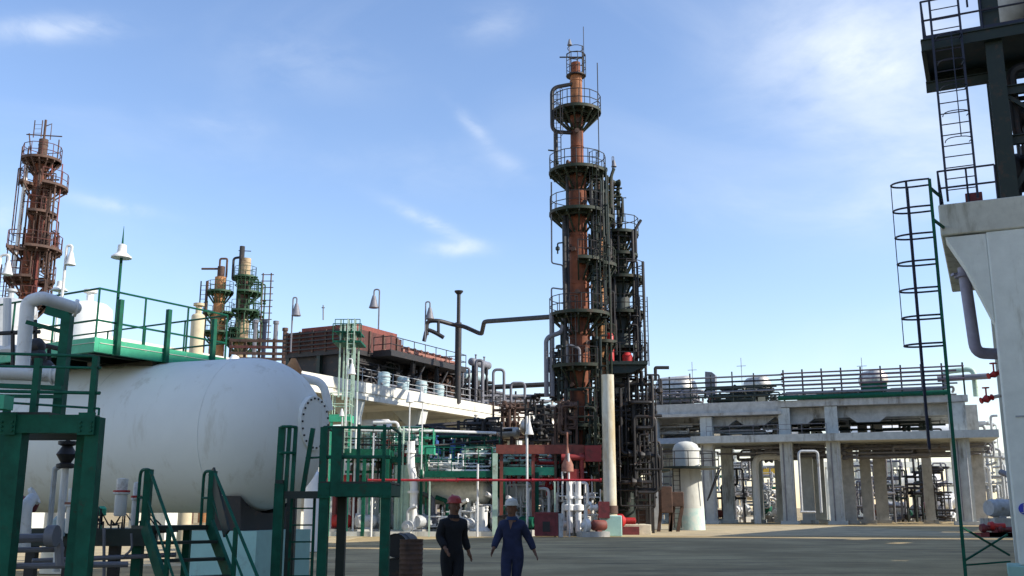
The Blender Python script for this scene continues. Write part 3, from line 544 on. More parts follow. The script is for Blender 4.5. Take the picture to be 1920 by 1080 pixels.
# ================================================= LEFT WHITE CONCRETE RACK
RA = R(-27.6); A0 = at(50, 602, 45.6); lr = thing('white_pipe_rack', 'long white concrete pipe rack with bright sunlit edge beam running behind the big tank', 'pipe rack', (A0.x, A0.y, 0), RA); F = fr(lr); LI = F.inverted()
def rl(px, xl):           # local y where pixel column px meets the plane local x = xl
    o = LI @ Vector((0, 0, 0)); p = LI @ at(px, 960, 100); d = p-o; k = (xl-o.x)/d.x; return o.y+d.y*k
Y0, Y1 = -22, 66
EDGEW = mat('stained_white_concrete', (.68, .66, .58), .9, var=.15, dirt=(.33, .30, .22), damt=.32, dscale=.7, streaks=True, nscale=1.2, bump=.2)
mb = MB(F); mb.box(-.5, 0, Y0, Y1, 9.3, 10.0); mb.part('edge_beam', EDGEW, lr)
mb = MB(F); mb.box(-.45, .16, Y0, Y1, 8.78, 9.02); mb.box(-.42, -.08, Y0, Y1, 9.02, 9.3); mb.part('ledge', EDGEW, lr)
mb = MB(F); mb.box(-12, -.51, Y0, Y1, 9.35, 9.7); mb.box(-12.5, -12, Y0, Y1, 8.8, 10); mb.part('deck', CONCL, lr)
for k in range(11):
    y = -14.5+k*8; mb = MB(F); mb.box(-1.3, -.3, y, y+.9, 0, 7.6); mb.add([(-2.6, y, 8.76), (-.02, y, 8.76), (-.3, y, 7.6), (-1.3, y, 7.6), (-2.6, y+.9, 8.76), (-.02, y+.9, 8.76), (-.3, y+.9, 7.6), (-1.3, y+.9, 7.6)], [(0, 1, 2, 3), (7, 6, 5, 4), (0, 4, 5, 1), (1, 5, 6, 2), (2, 6, 7, 3), (3, 7, 4, 0)])
    mb.part('column', CONCW, lr)
    mb = MB(F); mb.box(-11.8, -10.9, y, y+.9, 0, 8.8); mb.part('column', CONCL, lr)
    mb = MB(F); mb.box(-10.9, -2.6, y+.1, y+.8, 8.0, 8.76); mb.part('cross_beam', CONCL, lr)
# railing and pipes on rack
mb = MB(F); mb.rail([(-.2, rl(870, -.2), 10.0), (-.2, Y1, 10.0)], 1.1, 2., .035, 1); mb.solo('walkway_railing', BLACK, 'dark tube railing along far end of the white rack top', 'railing')
# air cooler ---------------------------------------------------------------
ax = -3.2; ya = rl(648, ax); yb = ya+15.5; zb, ztp = zat(652, (F @ Vector((ax, ya, 0))).y), zat(606, (F @ Vector((ax, ya, 0))).y)
DRED = mat('grimy_red_steel', (.11, .035, .028), .8, var=.35, dirt=(.03, .018, .015), damt=.5, dscale=.8, streaks=True)
ac = thing('air_cooler', 'rust red air cooler deck on dark steel legs above the white rack', 'air cooler', F @ Vector((-7, ya, 10)), RA)
mb = MB(F); mb.box(-9.3, ax, ya, ya+6.5, zb, zb+.84*(ztp-zb)); mb.part('plenum', DRED, ac); mb = MB(F); mb.box(-9.3, ax, ya+6.502, yb, zb, zb+.36*(ztp-zb)); mb.part('plenum', DRED, ac)
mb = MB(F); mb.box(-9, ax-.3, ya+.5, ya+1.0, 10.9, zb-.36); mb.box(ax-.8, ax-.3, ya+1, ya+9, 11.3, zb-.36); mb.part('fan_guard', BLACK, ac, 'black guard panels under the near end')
for k in range(9): mb = MB(F); y = ya+.3+k*1.8; mb.box(ax, ax+.12, y, y+.18, zb-.1, zb+(.84 if k < 4 else .36)*(ztp-zb)+.02); mb.part('stiffener', BROWN, ac)
for k in range(6): mb = MB(F); x = -9.2+k*1.2; mb.box(x, x+.16, ya-.1, ya-.005, zb-.1, zb+.84*(ztp-zb)+.03); mb.part('stiffener', BROWN, ac)
mb = MB(F); mb.box(-8.3, ax-.1, ya+.6, ya+6, zb+.842*(ztp-zb), ztp+.1); mb.part('header_box', REDOX, ac)
mb = MB(F); mb.box(-7, ax-.2, ya+7.0, yb-.5, zb+.362*(ztp-zb), zb+.5*(ztp-zb))
for k in range(9): mb.tube([(-6.8, ya+7.3+k*.85, zb+.58*(ztp-zb)), (ax-.25, ya+7.0+k*.95, zb+.6*(ztp-zb))], .12, 6)
random.seed(61); tangle(mb, (-6.5, ax-.2), (ya+7, yb-.6), (zb+.6*(ztp-zb), ztp), 26, .04, .09, 4, F)
mb.part('tube_bundle', SALMON, ac, 'sunlit salmon toned tube bundle at far end')
mb = MB(F)
for k in range(4):
    for x in (-9.1, -6.2, ax-.1):
        mb = MB(F); y = ya+.2+k*5; mb.ibeam((x, y, 9.7), (x, y, zb), .32, .32, .05, up=(0, 1, 0)); mb.part('leg', DGREEN, ac)
mb = MB(F); mb.box(-9.3, ax, ya, yb, zb-.35, zb-.005)
for k in range(3): mb.lathe((-6.2, ya+2.6+k*5, zb-1.0), [(1.7, 0), (1.7, .65)], 20)
for k in range(3): y = ya+.2+k*5; mb.bar((ax-.1, y, 9.8), (ax-.1, y+5, zb-.3), .12); mb.bar((ax-.1, y+5, 9.8), (ax-.1, y, zb-.3), .12)
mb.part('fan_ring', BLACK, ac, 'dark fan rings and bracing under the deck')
wk = thing('steel_walkway', 'dark walkway with railing hung along the far side of the red air cooler', 'walkway', F @ Vector((-2, ya+6, 10)), RA)
yw0, yw1 = ya+2.5, rl(888, -.6); zw = zb-.05
mb = MB(F); mb.box(ax+.15, -1.4, yw0, yw1, zw-.3, zw); mb.box(-8, ax+.14, yb+.02, yw1, zw-.3, zw); mb.part('deck', BLACK, wk)
mb = MB(F); mb.rail([(ax+.2, yw0, zw), (-1.45, yw0, zw), (-1.45, yw1, zw), (-7.9, yw1, zw)], 1.15, 1.6, .035, 1, .15); mb.part('railing', BLACK, wk)
mb = MB(F)
for y in (yw0+3.5, yw0+7, yw0+10.5, yw1-.5):
    mb = MB(F); mb.ibeam((-1.8, y, 10), (-1.8, y, zw-.3), .26, .26, .05, up=(0, 1, 0)); mb.bar((-1.8, y, 10.5), (-1.8, y+1.7, zw-.4), .12); mb.part('leg', BLACK, wk)
mb = MB(F); mb.box(ax+.14, ax+.5, yw0+1, yb, zw+.06, zw+.4); mb.solo('pipe_header', SALMON, 'long sunlit salmon toned header box along the sunny side of the air cooler', 'header', bevel=.05)
for i, (dy, h) in enumerate([(1.5, 1.55), (4.0, 1.5), (6.5, 1.45), (9, 1.4)]):
    for j in range(1): p = F @ Vector((-1.3, ya+dy, 9.7)); t = thing('strainer_pot', ['leftmost', 'second from left', 'third from left', 'rightmost'][i]+' of the pale blue conical pots under the air cooler', 'pot', p, 0, 'pale blue pots under the air cooler')
    mb = MB(); mb.lathe(p, [(.2, 0), (.22, .3), (.42, .5), (.46, h*.75), (.44, h*.8), (.44, h*.95), (.3, h)], 16); mb.part('shell', LBLUE, t)
    mb = MB(); mb.lathe(p+Vector((0, 0, h*.76)), [(.52, 0), (.52, .07)], 16); mb.part('flange', LGREY, t)
# dark pipework under and behind the cooler
random.seed(7)
nm = ['under the near end of the air cooler', 'under the middle of the air cooler', 'under the far end of the air cooler', 'under the walkway end', 'right of the walkway end', 'left of the main tower on the rack', 'against the sky left of the main tower']
for i in range(7):
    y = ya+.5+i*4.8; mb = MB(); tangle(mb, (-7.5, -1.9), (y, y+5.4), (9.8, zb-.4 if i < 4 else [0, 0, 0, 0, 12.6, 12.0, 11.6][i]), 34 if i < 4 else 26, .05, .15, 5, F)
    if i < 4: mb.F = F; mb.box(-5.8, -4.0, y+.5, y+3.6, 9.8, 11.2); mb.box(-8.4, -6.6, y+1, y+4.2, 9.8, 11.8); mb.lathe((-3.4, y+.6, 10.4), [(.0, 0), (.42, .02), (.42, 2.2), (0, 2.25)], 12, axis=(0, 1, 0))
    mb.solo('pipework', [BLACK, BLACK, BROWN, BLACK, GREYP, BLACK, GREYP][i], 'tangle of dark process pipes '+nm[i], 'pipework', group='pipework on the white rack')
for i in range(3):
    mb = MB(F); y = ya+1+i*14; mb.tube([(-1.2-.3*i, y, 10.35), (-1.2-.3*i, y+16, 10.35)], .1, 7)
    for k in range(6): mb.bar((-1.2-.3*i, y+.5+k*2.8, 10.0), (-1.2-.3*i, y+.5+k*2.8, 10.3), .08)
    mb.solo('horizontal_pipe', [GREYP, BROWN, GREYP][i], 'low pipe on short stools along the white rack edge, '+['under the air cooler', 'beyond the vent stack', 'close to the main tower'][i], 'pipe', group='low pipes along the white rack edge')
for i in range(4):
    mb = MB(F); mb.tube([(-3.0-.8*i, rl(890, -3), 11.3+.28*i), (-3.0-.8*i, Y1-2, 11.3+.28*i)], .1, 7); mb.solo('horizontal_pipe', [BLACK, GREYP, BLACK, BROWN][i], ['lowest', 'second lowest', 'second highest', 'highest'][i]+' of four far pipes running over the rack end towards the tower', 'pipe', group='far pipes over the white rack end')
mb = MB(F)
for y in range(int(rl(890, -3)), int(Y1)-2, 4): mb.bar((-2.8, y, 10), (-2.8, y, 12.3), .14); mb.bar((-5.8, y, 10), (-5.8, y, 12.3), .14); mb.bar((-2.6, y, 11.1), (-6, y, 11.1), .14)
mb.solo('pipe_trestle', BLACK, 'row of dark trestles carrying the four far pipes', 'trestle')
# louvre bars and posts across the near end of the cooler
mb = MB(F)
for k in range(5): z = zb+.1+k*.3; mb.box(-9.35, ax+.03, ya-.22, ya-.12, z, z+.1)
mb.part('louvre_bar', BLACK, ac, 'dark bars across the near end')
mb = MB(F); mb.rail([(-.15, rl(640, -.15), 10.0), (-.15, rl(880, -.15), 10.0)], .95, 1.9, .022, 1); mb.solo('edge_railing', LGREY, 'thin pale railing on the bright edge beam in front of the pots', 'railing')
for i, (pa, pb, pt, D, r, lab) in enumerate([(893, 905, 676, 84, .14, 'narrow grey pipe portal right of the walkway end'), (925, 945, 693, 86, .12, 'low grey pipe portal on the far rack'), (958, 984, 718, 88, .12, 'third pipe portal on the far rack near the tower'), (868, 880, 690, 86, .1, 'thin pipe portal right at the walkway end')]):
    portal(pa, pb, pt, D, r, GREYP, lab, 9.8, name='pipe_portal', group='pipe portals on the far rack')
a, b = at(895, 668, 86), at(930, 676, 86)
hvessel((at(900, 682, 88)), .34, 3.0, RA+R(90), GREYP, 'small grey drum lying above the far rack right of the walkway', name='small_drum', sz=10, sm=BLACK)
hvessel((at(868, 705, 88)), .55, 4.5, RA+R(60), LBLUE, 'pale blue drum behind the vent stack foot', name='small_drum', sz=10, sm=BLACK)
mb = MB(); mb.tube([at(905, 727, 90), at(1040, 720, 90)], .22, 8); mb.solo('horizontal_pipe', BLACK, 'long dark level pipe between the far rack and main tower', 'pipe')
mb = MB(); mb.tube([at(880, 742, 88), at(1060, 742, 92)], .12, 6); mb.tube([at(900, 752, 88), at(1060, 752, 92)], .12, 6); mb.solo('horizontal_pipe', GREYP, 'pair of thin level pipes below the long dark pipe near tower', 'pipe')
# vent stack with flared mouth and pipe loop ---------------------------------
D = 80; b_ = at(858, 750, D); tp = at(857, 545, D)
t = thing('vent_stack', 'dark vertical vent pipe with flared cap rising beside the walkway', 'vent stack', (b_.x, D, 9.7))
mb = MB(); mb.tube([(b_.x, D, 9.7), (b_.x, D, zat(605, D))], .26, 10); mb.tube([(b_.x, D, zat(606, D)), (b_.x, D, tp.z)], .15, 10); mb.part('pipe', BLACK, t)
mb = MB(); mb.lathe((b_.x, D, tp.z-.12), [(.16, -.2), (.34, 0), (.36, .1), (0, .12)], 14); mb.part('flared_cap', BLACK, t)
pts = [at(800, 628, 79), at(800, 602, 79), at(822, 601, 79), at(850, 609, 80), at(870, 612, 79), at(903, 627, 78), at(908, 603, 74), at(1034, 594, 66)]
mb = MB(); mb.tube(pts, .17, 9, .5); mb.solo('overhead_pipe', BLACK, 'long dark overhead pipe from the walkway up to the main tower', 'pipe')
mb = MB(); mb.tube([at(795, 640, 79), at(800, 617, 79), at(815, 623, 79), at(832, 633, 79)], .16, 8, .3); mb.tube([at(822, 602, 79), at(822, 624, 79)], .12, 8); mb.solo('overhead_pipe', BLACK, 'short dark branch pipes curling below the start of overhead pipe', 'pipe')
for px, py, D, sz, ppx, ppy, lab in [(556, 578, 74, 1.15, 545, 660, 'dark bell lamp on bent pole left above the air cooler'), (701, 563, 76, 1.2, 709, 640, 'pale bell lamp on pole above middle of the air cooler'), (806, 585, 78, 1.15, 797, 640, 'dark bell lamp beside the overhead pipe loop')]:
    bell_lamp(px, py, D, sz, ppx, ppy, lab, GREYP)
mb = MB(); p = at(606, 600, 75); mb.tube([p, at(606, 572, 75)], .05, 5); mb.tube([at(603, 577, 75), at(609, 577, 75)], .04, 5); mb.solo('antenna_mast', GREYP, 'thin short mast on the air cooler roof', 'mast')
# green stair tower on rack in front of the cooler
t = thing('stair_tower', 'slender green steel access tower in front of the red air cooler', 'stair tower', (at(655, 740, 60).x, 60, 8.5))
mb = MB(); xs = [at(p, 700, 60).x for p in (636, 652, 664)]
zt_, zbt = zat(600, 60), zat(745, 60)
for x in xs:
    for y in (60, 61.5): mb.bar((x, y, zbt), (x, y, zt_), .09)
mb.part('frame', PGREEN, t)
mb = MB(); mb.box(xs[0]-.4, xs[2]+.4, 59.6, 61.8, zat(640, 60)-.12, zat(640, 60)); mb.box(xs[0]-.3, xs[2]+.3, 59.7, 61.7, zat(622, 60)-.08, zat(622, 60)); mb.part('platform', GREEN, t)
mb = MB(); mb.rail([(xs[0]-.4, 59.6, zat(640, 60)), (xs[2]+.4, 59.6, zat(640, 60))], 1., .5, .03); mb.rail([(xs[0]-.3, 59.7, zat(622, 60)), (xs[2]+.3, 59.7, zat(622, 60))], .7, .5, .025); mb.part('railing', GREEN, t)
mb = MB(); mb.ladder(((xs[1]+xs[2])/2, 59.5, zat(850, 60)), ((xs[1]+xs[2])/2, 59.5, zat(600, 60)), (1, 0, 0), .4, .03, .02, .3); mb.part('ladder', PGREEN, t)

# ================================================= PROCESS TOWERS
def tower(name, label, cx, cy, segs, plats, m_plat, rail_m=None, group=None, base=0, cat='column'):
    t = thing(name, label, cat, (cx, cy, base), 0, group)
    for z0, z1, r, m in segs:
        mb = MB(); mb.lathe((cx, cy, 0), [(r*1.0, z0), (r, z1)], 24)
        z = z0+1.6
        while z < z1-.5: mb.lathe((cx, cy, z), [(r+.02, 0), (r+.035, .03), (r+.02, .06)], 24); z += 2.4
        mb.part('shell', m, t)
    for q in plats:
        z, R1, a0, a1 = q[:4]; r0 = q[4] if len(q) > 4 else .5
        mb = MB(); mb.ring((cx, cy, z), r0, R1, -.1, 0, R(a0), R(a1), 22); mb.ring((cx, cy, z), R1-.03, R1, 0, .1, R(a0), R(a1), 22); mb.ring((cx, cy, z), (R1+r0)/2-.05, (R1+r0)/2+.05, -.3, -.1, R(a0), R(a1), 16)
        n = max(3, int((a1-a0)/24))
        for k in range(n+1):
            a = R(a0+(a1-a0)*k/n); d = Vector((cos(a), sin(a), 0)); c = Vector((cx, cy, z)); mb.bar(c+d*(R1-.1)-Vector((0, 0, .15)), c+d*r0-Vector((0, 0, 1.3)), .1); mb.bar(c+d*r0-Vector((0, 0, .18)), c+d*(R1-.05)-Vector((0, 0, .18)), .09, .16)
        p = mb.part('platform', m_plat, t)
        mb = MB(); mb.arcrail((cx, cy, z), R1-.04, 0, R(a0), R(a1), 1.12, .75, .03, 1); mb.part('railing', rail_m or m_plat, p)
    return t
def pz(py): return zat(py, 64)
MX = at(1088, 700, 64).x
t = tower('distillation_column', 'tallest rusty brown distillation column with ringed platforms in middle of the yard', MX, 64,
  [(.8, pz(720), .66, RUST), (pz(720), pz(490), .66, RUST), (pz(490), pz(320), .60, RUST), (pz(320), pz(195), .43, RUST), (pz(195), pz(140), .40, mat('rust_brown_top', (.27, .11, .045), .8, var=.35, dirt=(.07, .035, .02), damt=.55, dscale=1.6, streaks=True)), (pz(140), pz(118), .3, RUST)],
  [(pz(212), 1.65, -5, 185+170, .46), (pz(325), 1.9, 0, 360, .55), (pz(402), 1.9, 90, 270+50, .62), (pz(592), 1.95, 0, 360, .7), (pz(690), 1.95, 60, 300, .7), (pz(492), 1.7, -95, 60, .66), (pz(800), 1.5, 150, 400, .7)], MGREEN, BLACK)
dc = t
mb = MB(); z = pz(142)
mb.ring((MX, 64, z), .32, .68, -.06, 0, 0, 2*pi, 14); mb.arcrail((MX, 64, z), .66, 0, 0, 2*pi*.99, 1.5, .45, .025, 2); mb.part('top_cage', BLACK, t)
mb = MB()
for dz, s in ((1.9, .55), (1.4, .6)): mb.tube([(MX+cos(a_)*s, 64+sin(a_)*s, z+dz+.1) for a_ in [2*pi*i/14 for i in range(15)]], .025, 5, cap=False)
mb.tube([(MX+.45, 64, z), (MX+.45, 64, z+2.2)], .04); mb.tube([(MX-1.1, 64, z+1.35), (MX+.4, 64, z+1.35)], .05)
mb.part('davit', BLACK, t)
mb = MB(); mb.tube([(MX+.55, 64, pz(195)), (MX+.55, 64, pz(50))], .025, 5); mb.tube([(MX+1.4, 63.4, pz(300)), (MX+1.4, 63.4, pz(125))], .035, 5); mb.part('lightning_rod', BLACK, t)
mb = MB(); x0 = MX-1.75
mb.tube([(MX-.3, 63.8, pz(160)), (x0+.1, 63.7, pz(168)), (x0+.1, 63.7, pz(250)), (MX-.4, 63.7, pz(252))], .14, 8, .5)
mb.tube([(x0+.35, 63.7, pz(250)), (x0+.35, 63.7, pz(320))], .12, 8)
mb.tube([(MX-.95, 63.3, pz(400)), (MX-.95, 63.3, pz(800))], .14, 8)
mb.tube([(MX-.72, 63.4, pz(330)), (MX-.72, 63.4, pz(600))], .1, 8)
mb.part('riser_pipe', BLACK, t)
mb = MB(); mb.tube([(x0, 63.6, pz(345)), (x0-.02, 63.6, pz(496)), (x0+.7, 63.6, pz(500)), (x0+.72, 63.6, pz(545)), (x0-.05, 63.6, pz(542)), (x0-.05, 63.6, pz(600))], .05, 6, .15)
mb.tube([(x0-.05, 63.5, pz(590)), (x0-.05, 63.5, pz(745))], .16, 8); mb.tube([(MX-1.1, 63.4, pz(600)), (MX-1.1, 63.4, pz(625)), (x0-.42, 63.4, pz(636)), (x0-.42, 63.4, pz(745))], .15, 8, .35)
mb.tube([(x0+.9, 63, pz(690)), (x0+.9, 63, pz(650)), (MX-.1, 62.9, pz(658)), (MX-.1, 62.9, pz(700))], .09, 8, .2)
mb.part('loop_pipe', GREYP, t, 'thin grey loop pipes down the left side')
for i, (za, zb_, xx) in enumerate([(210, 322, MX-1.35), (325, 400, MX+.95), (402, 492, MX-.2+1.35), (492, 592, MX+1.3), (592, 690, MX-.55), (690, 800, MX+.7), (800, 985, MX-.9)]):
    mb = MB(); yy = 62.9; mb.ladder((xx, yy, pz(zb_)), (xx, yy, pz(za)+1.1), (1, 0, 0), .45, .03, .018, .32); l_ = mb.part('ladder', BLACK, t)
    mb = MB(); mb.cage((xx, yy, pz(zb_)+2.1), (xx, yy, pz(za)+1.0), (0.3, -1, 0), .45, .6, .8, .02, 3, 8); mb.part('safety_cage', MGREEN if i % 2 else BLACK, l_)
random.seed(3)
mb = MB()
for k in range(24):   # nozzles, manways and instruments
    z = random.uniform(3, pz(230)); a = random.uniform(-3.0, .2); r = .66 if z < pz(490) else .6 if z < pz(320) else .46; d = Vector((cos(a), sin(a), 0)); c = Vector((MX, 64, z))
    mb.tube([c+d*(r-.05), c+d*(r+.3)], .09, 8); mb.lathe(c+d*(r+.25), [(.16, 0), (.16, .07)], 10, axis=d)
mb.part('nozzle', BROWN, t)
mb = MB()
for k in range(16):
    z = pz(random.uniform(330, 900)); x = MX+random.choice((-1.4, -1.2, 1.0, 1.25, .85)); y = 63.1; h = random.uniform(.6, 2.2)
    mb.tube([(x, y, z), (x, y, z+h), (x+random.uniform(-.6, .6), y-.2, z+h)], .05, 6, .1); mb.lathe((x, y, z+h*.5), [(.06, -.15), (.14, -.08), (.14, .08), (.06, .15)], 8)
tangle(mb, (MX-1.6, MX-.72), (63, 65), (pz(960), pz(600)), 16, .03, .08, 5, vw=.5); tangle(mb, (MX+.72, MX+1.7), (63, 65), (pz(960), pz(600)), 20, .03, .08, 5, vw=.5); tangle(mb, (MX+.65, MX+1.9), (63, 65), (pz(600), pz(320)), 34, .03, .08, 5, vw=.5); tangle(mb, (MX-1.4, MX+1.5), (62.7, 63.2), (pz(960), pz(720)), 16, .03, .08, 5, vw=.5)
mb.part('small_piping', DGREEN, t)
mb = MB(); mb.lathe((MX, 64, 0), [(1.25, 0), (1.2, .5), (.72, .8)], 24); mb.part('foundation', YELL, t)
# thin orange riser beside it
x2 = at(1129, 700, 64.4).x
t = tower('riser_column', 'thin orange brown column squeezed between the tallest column and the grey green one', x2, 64.6, [(0.1, pz(700), .3, BROWN), (pz(700), pz(405), .27, ORUST), (pz(405), pz(330), .2, BROWN)], [(pz(405), 1.0, -160, 20, .25), (pz(495), 1.1, -180, 10, .3), (pz(360), .9, -180, 60, .25), (pz(640), 1.0, -180, 10, .3)], MGREEN, MGREEN)
mb = MB(); mb.tube([(x2+.55, 63.9, pz(1000)), (x2+.55, 63.9, pz(330))], .07, 6); mb.tube([(x2-.45, 63.9, pz(1000)), (x2-.45, 63.9, pz(420))], .09, 6); mb.tube([(x2+.75, 64, pz(390)), (x2+.78, 64, pz(332)), (x2+1.0, 64, pz(316))], .11, 7, .3); mb.part('riser_pipe', MGREEN, t)
mb = MB(); mb.ladder((x2, 64, pz(400)), (x2, 64, pz(340)), (1, 0, 0), .5); mb.ladder((x2-.1, 63.5, pz(640)), (x2-.1, 63.5, pz(500)), (1, 0, 0), .5); mb.ladder((x2+.05, 63.4, pz(1000)), (x2+.05, 63.4, pz(650)), (1, 0, 0), .5); mb.part('ladder', MGREEN, t)
# grey green third column
def pz3(py): return zat(py, 67)
x3 = at(1168, 700, 67).x
t = tower('stabiliser_column', 'dark grey green column with pale lower shell right of the tallest column', x3, 67,
  [(.6, pz3(785), .62, DGREEN), (pz3(785), pz3(700), .60, LGREY), (pz3(700), pz3(520), .58, mat('grey_green_paint', (.05, .065, .06), .6, dirt=(.05, .03, .02), damt=.4)), (pz3(520), pz3(435), .45, MGREEN), (pz3(435), pz3(408), .2, BLACK)],
  [(pz3(440), 1.3, -150, 100, .45), (pz3(480), 1.2, -180, 60, .45), (pz3(525), 1.6, -140, 95, .5), (pz3(590), 1.6, -150, 95, .6), (pz3(655), 1.4, -150, 0, .6), (pz3(792), 1.6, -180, 180, .6), (pz3(870), 1.5, -180, 180, .6)], MGREEN, BLACK)
# the big lower platform
mb = MB(); xa, xb = at(1134, 690, 65).x, at(1211, 690, 65).x; z = pz3(692)
mb.prism([(xa, z-.1), (xa+.2, z-.65), (xb-1.0, z-.6), (xb, z-.1)], 64.2, 66.3); mb.box(xa, xb, 64.0, 69, z-.1, z+.12); p = mb.part('platform', DGREEN, t, 'wide dark green platform resting by the white post')
mb = MB(); mb.rail([(xa, 64, z+.1), (xb, 64, z+.1), (xb, 69, z+.1)], 1.2, .8, .03, 1); mb.part('railing', BLACK, p)
mb = MB()
for za, zb_, xx in [(440, 520, x3-.5), (525, 590, x3+1.2), (590, 690, x3+1.35), (692, 792, x3+1.1), (792, 985, x3+.9)]: mb.ladder((xx, 65.9, pz3(zb_)), (xx, 65.9, pz3(za)+1), (1, 0, 0), .5, .03, .02)
mb.part('ladder', BLACK, t)
mb = MB(); xe = at(1209, 700, 66).x
mb.tube([(xe, 65.5, pz3(985)), (xe, 65.5, pz3(500))], .09, 7); mb.tube([(xe-.35, 65.6, pz3(740)), (xe-.35, 65.6, pz3(500)), (xe-1.1, 65.6, pz3(498))], .06, 7, .1); mb.tube([(x3+.75, 66, pz3(860)), (x3+.75, 66, pz3(440))], .12, 8); mb.tube([(x3-.75, 66, pz3(900)), (x3-.75, 66, pz3(440))], .14, 8)
mb.tube([(x3+.95, 66, pz3(480)), (x3+.95, 66, pz3(437)), (x3+1.35, 66, pz3(420))], .1, 7, .2); mb.tube([(x3+.25, 66.5, pz3(410)), (x3+.25, 66.5, pz3(375)), (x3+.45, 66.5, pz3(375))], .04, 6); mb.tube([(x3+.1, 66.5, pz3(410)), (x3+.1, 66.5, pz3(385))], .04, 6)
mb.part('riser_pipe', BLACK, t)
random.seed(81); mb = MB(); tangle(mb, (x3-1.6, x3-.5), (65.2, 67), (pz3(700), pz3(400)), 26, .04, .1, 5, vw=.5); tangle(mb, (x3+.4, x3+1.25), (65.4, 67.5), (pz3(700), pz3(520)), 22, .03, .07, 4, vw=.3); mb.part('tower_piping', BLACK, t)
random.seed(8); mb = MB()
for k in range(14):
    z = pz3(random.uniform(700, 960)); x = x3+random.uniform(-1.4, 2.2); y = 66+random.uniform(-1.6, 1.5); h = random.uniform(.5, 2.2)
    mb.tube([(x, y, z), (x, y, z+h), (x+random.uniform(-1, 1), y, z+h)], .06+.05*(k % 3), 6, .1)
    if k % 3 == 0: mb.lathe((x, y, z+h*.4), [(.1, -.2), (.24, -.1), (.24, .1), (.1, .2)], 8)
tangle(mb, (x3-1.4, x3+2.2), (64.5, 67), (1.5, pz3(700)), 60, .04, .13, 5, vw=.45)
mb.part('small_piping', BLACK, t)
# steel stair tower right of it
t = thing('stair_tower', 'narrow dark steel tower of floors and posts right of the grey green column', 'stair tower', (at(1200, 985, 68).x, 68, 0)); xa, xb = at(1160, 985, 66).x, at(1232, 985, 66).x
mb = MB()
for x in (xa, (xa+xb)/2, xb):
    for y in (67.8, 70.4): mb.bar((x, y, 0), (x, y, zat(705, 68) if x < xb else zat(790, 68)), .16)
mb.part('post', BLACK, t)
for k, py in enumerate((935, 880, 830, 775)):
    mb = MB(); z = zat(py, 68); mb.box(xa-.2, xb+(1.2 if k == 1 else .2), 67.6, 70.6, z-.14, z); f_ = mb.part('floor', DGREEN, t)
    mb = MB(); mb.rail([(xa-.2, 67.6, z), (xb+.2, 67.6, z)], 1.1, .9, .03); mb.part('railing', BLACK, f_)
# red hydrant cabinets on the big platform
mb = MB(); p = at(1144, 668, 64.6); mb.lathe((p.x, 64.6, pz3(692)+.12), [(.26, 0), (.26, 1.7), (.15, 1.9), (0, 1.95)], 12); mb.solo('red_cylinder', RED, 'bright red upright cylinder on the wide dark platform beside tower', 'cylinder')
mb = MB(); p = at(1176, 668, 65.2); mb.lathe((p.x, 65.2, pz3(692)+.12), [(.3, 0), (.34, .5), (.2, .7), (0, .75)], 12); mb.solo('red_cylinder', RED, 'low red pot right of the upright red cylinder on dark platform', 'cylinder')
# white post column in front
b_ = at(1145, 1003, 61.5); g_ = gnd(1147, 1004); tpz = zat(703, 61.5)
POSTM = mat('stained_white_post', (.64, .62, .52), .8, var=.1, dirt=(.44, .34, .18), damt=.7, dscale=1.0, streaks=True)
t = thing('fireproofed_post', 'thick pale yellowed round post standing in front of the towers', 'post', (g_.x, 61.5, 0)); cx = at(1142, 850, 61.5).x
mb = MB(); mb.lathe((cx, 61.5, 0), [(.46, 1.2), (.395, 1.25), (.38, tpz)], 28); mb.part('shaft', POSTM, t)
mb = MB(); mb.box(cx-.62, cx+.62, 60.9, 62.1, 0, 1.2); mb.part('footing', CYAN, t, bevel=.05)
mb = MB(); mb.lathe((cx, 61.5, 1.3), [(.44, 0), (.46, .02), (.46, .45), (.44, .47)], 24, axis=(0, 0, 1)); mb.part('warning_band', BROWN, t)
mb = MB(); mb.box(cx-.75, cx-.1, 60.75, 60.95, 1.05, 2.0); mb.solo('red_box', MAROON, 'dark red box fixed at foot of the pale round post', 'box')
# low plinths and brown equipment behind
mb = MB(); a, b = xat(1158, 980, 66), xat(1216, 980, 66); mb.box(a, b, 64.8, 68, 0, .62); mb.solo('low_plinth', mat('cream_plaster', (.66, .6, .46), .9, dirt=(.4, .35, .26), damt=.3), 'low cream concrete plinth at foot of the grey green column', 'plinth', bevel=.03)
mb = MB(); c = at(1168, 966, 64.7); 
t = thing('red_pump', 'bright red low pump on ground in front of the cream plinth', 'pump', (c.x, 64.2, 0))
mb.lathe((c.x-.7, 64.2, .85), [(0, 0), (.3, 0), (.42, .3), (.42, .6), (.2, .8), (.2, 1.4), (0, 1.45)], 12, axis=(1, 0, 0)); mb.part('casing', RED, t); mb = MB(); mb.box(c.x-.8, c.x+.9, 63.9, 64.5, 0, .5); mb.part('base', MAROON, t)
D = 75
t = thing('equipment_cabin', 'brown rusted sheet cabin with dark openings beside the pale cyan tank', 'cabin', (xat(1200, 970, D), D, 0))
mb = MB(); mb.box(xat(1160, 970, D), xat(1222, 970, D), D, D+3, 0, zat(912, D)); mb.part('wall', BROWN, t)
mb = MB(); mb.box(xat(1155, 970, D), xat(1226, 970, D), D-.3, D+3.2, zat(911, D), zat(908, D)); mb.part('roof', DGREEN, t)
mb = MB(); mb.box(xat(1184, 970, D), xat(1206, 970, D), D-.03, D, zat(958, D), zat(924, D)); mb.box(xat(1164, 970, D), xat(1178, 970, D), D-.03, D, zat(955, D), zat(926, D)); mb.part('opening', DGLASS, t)
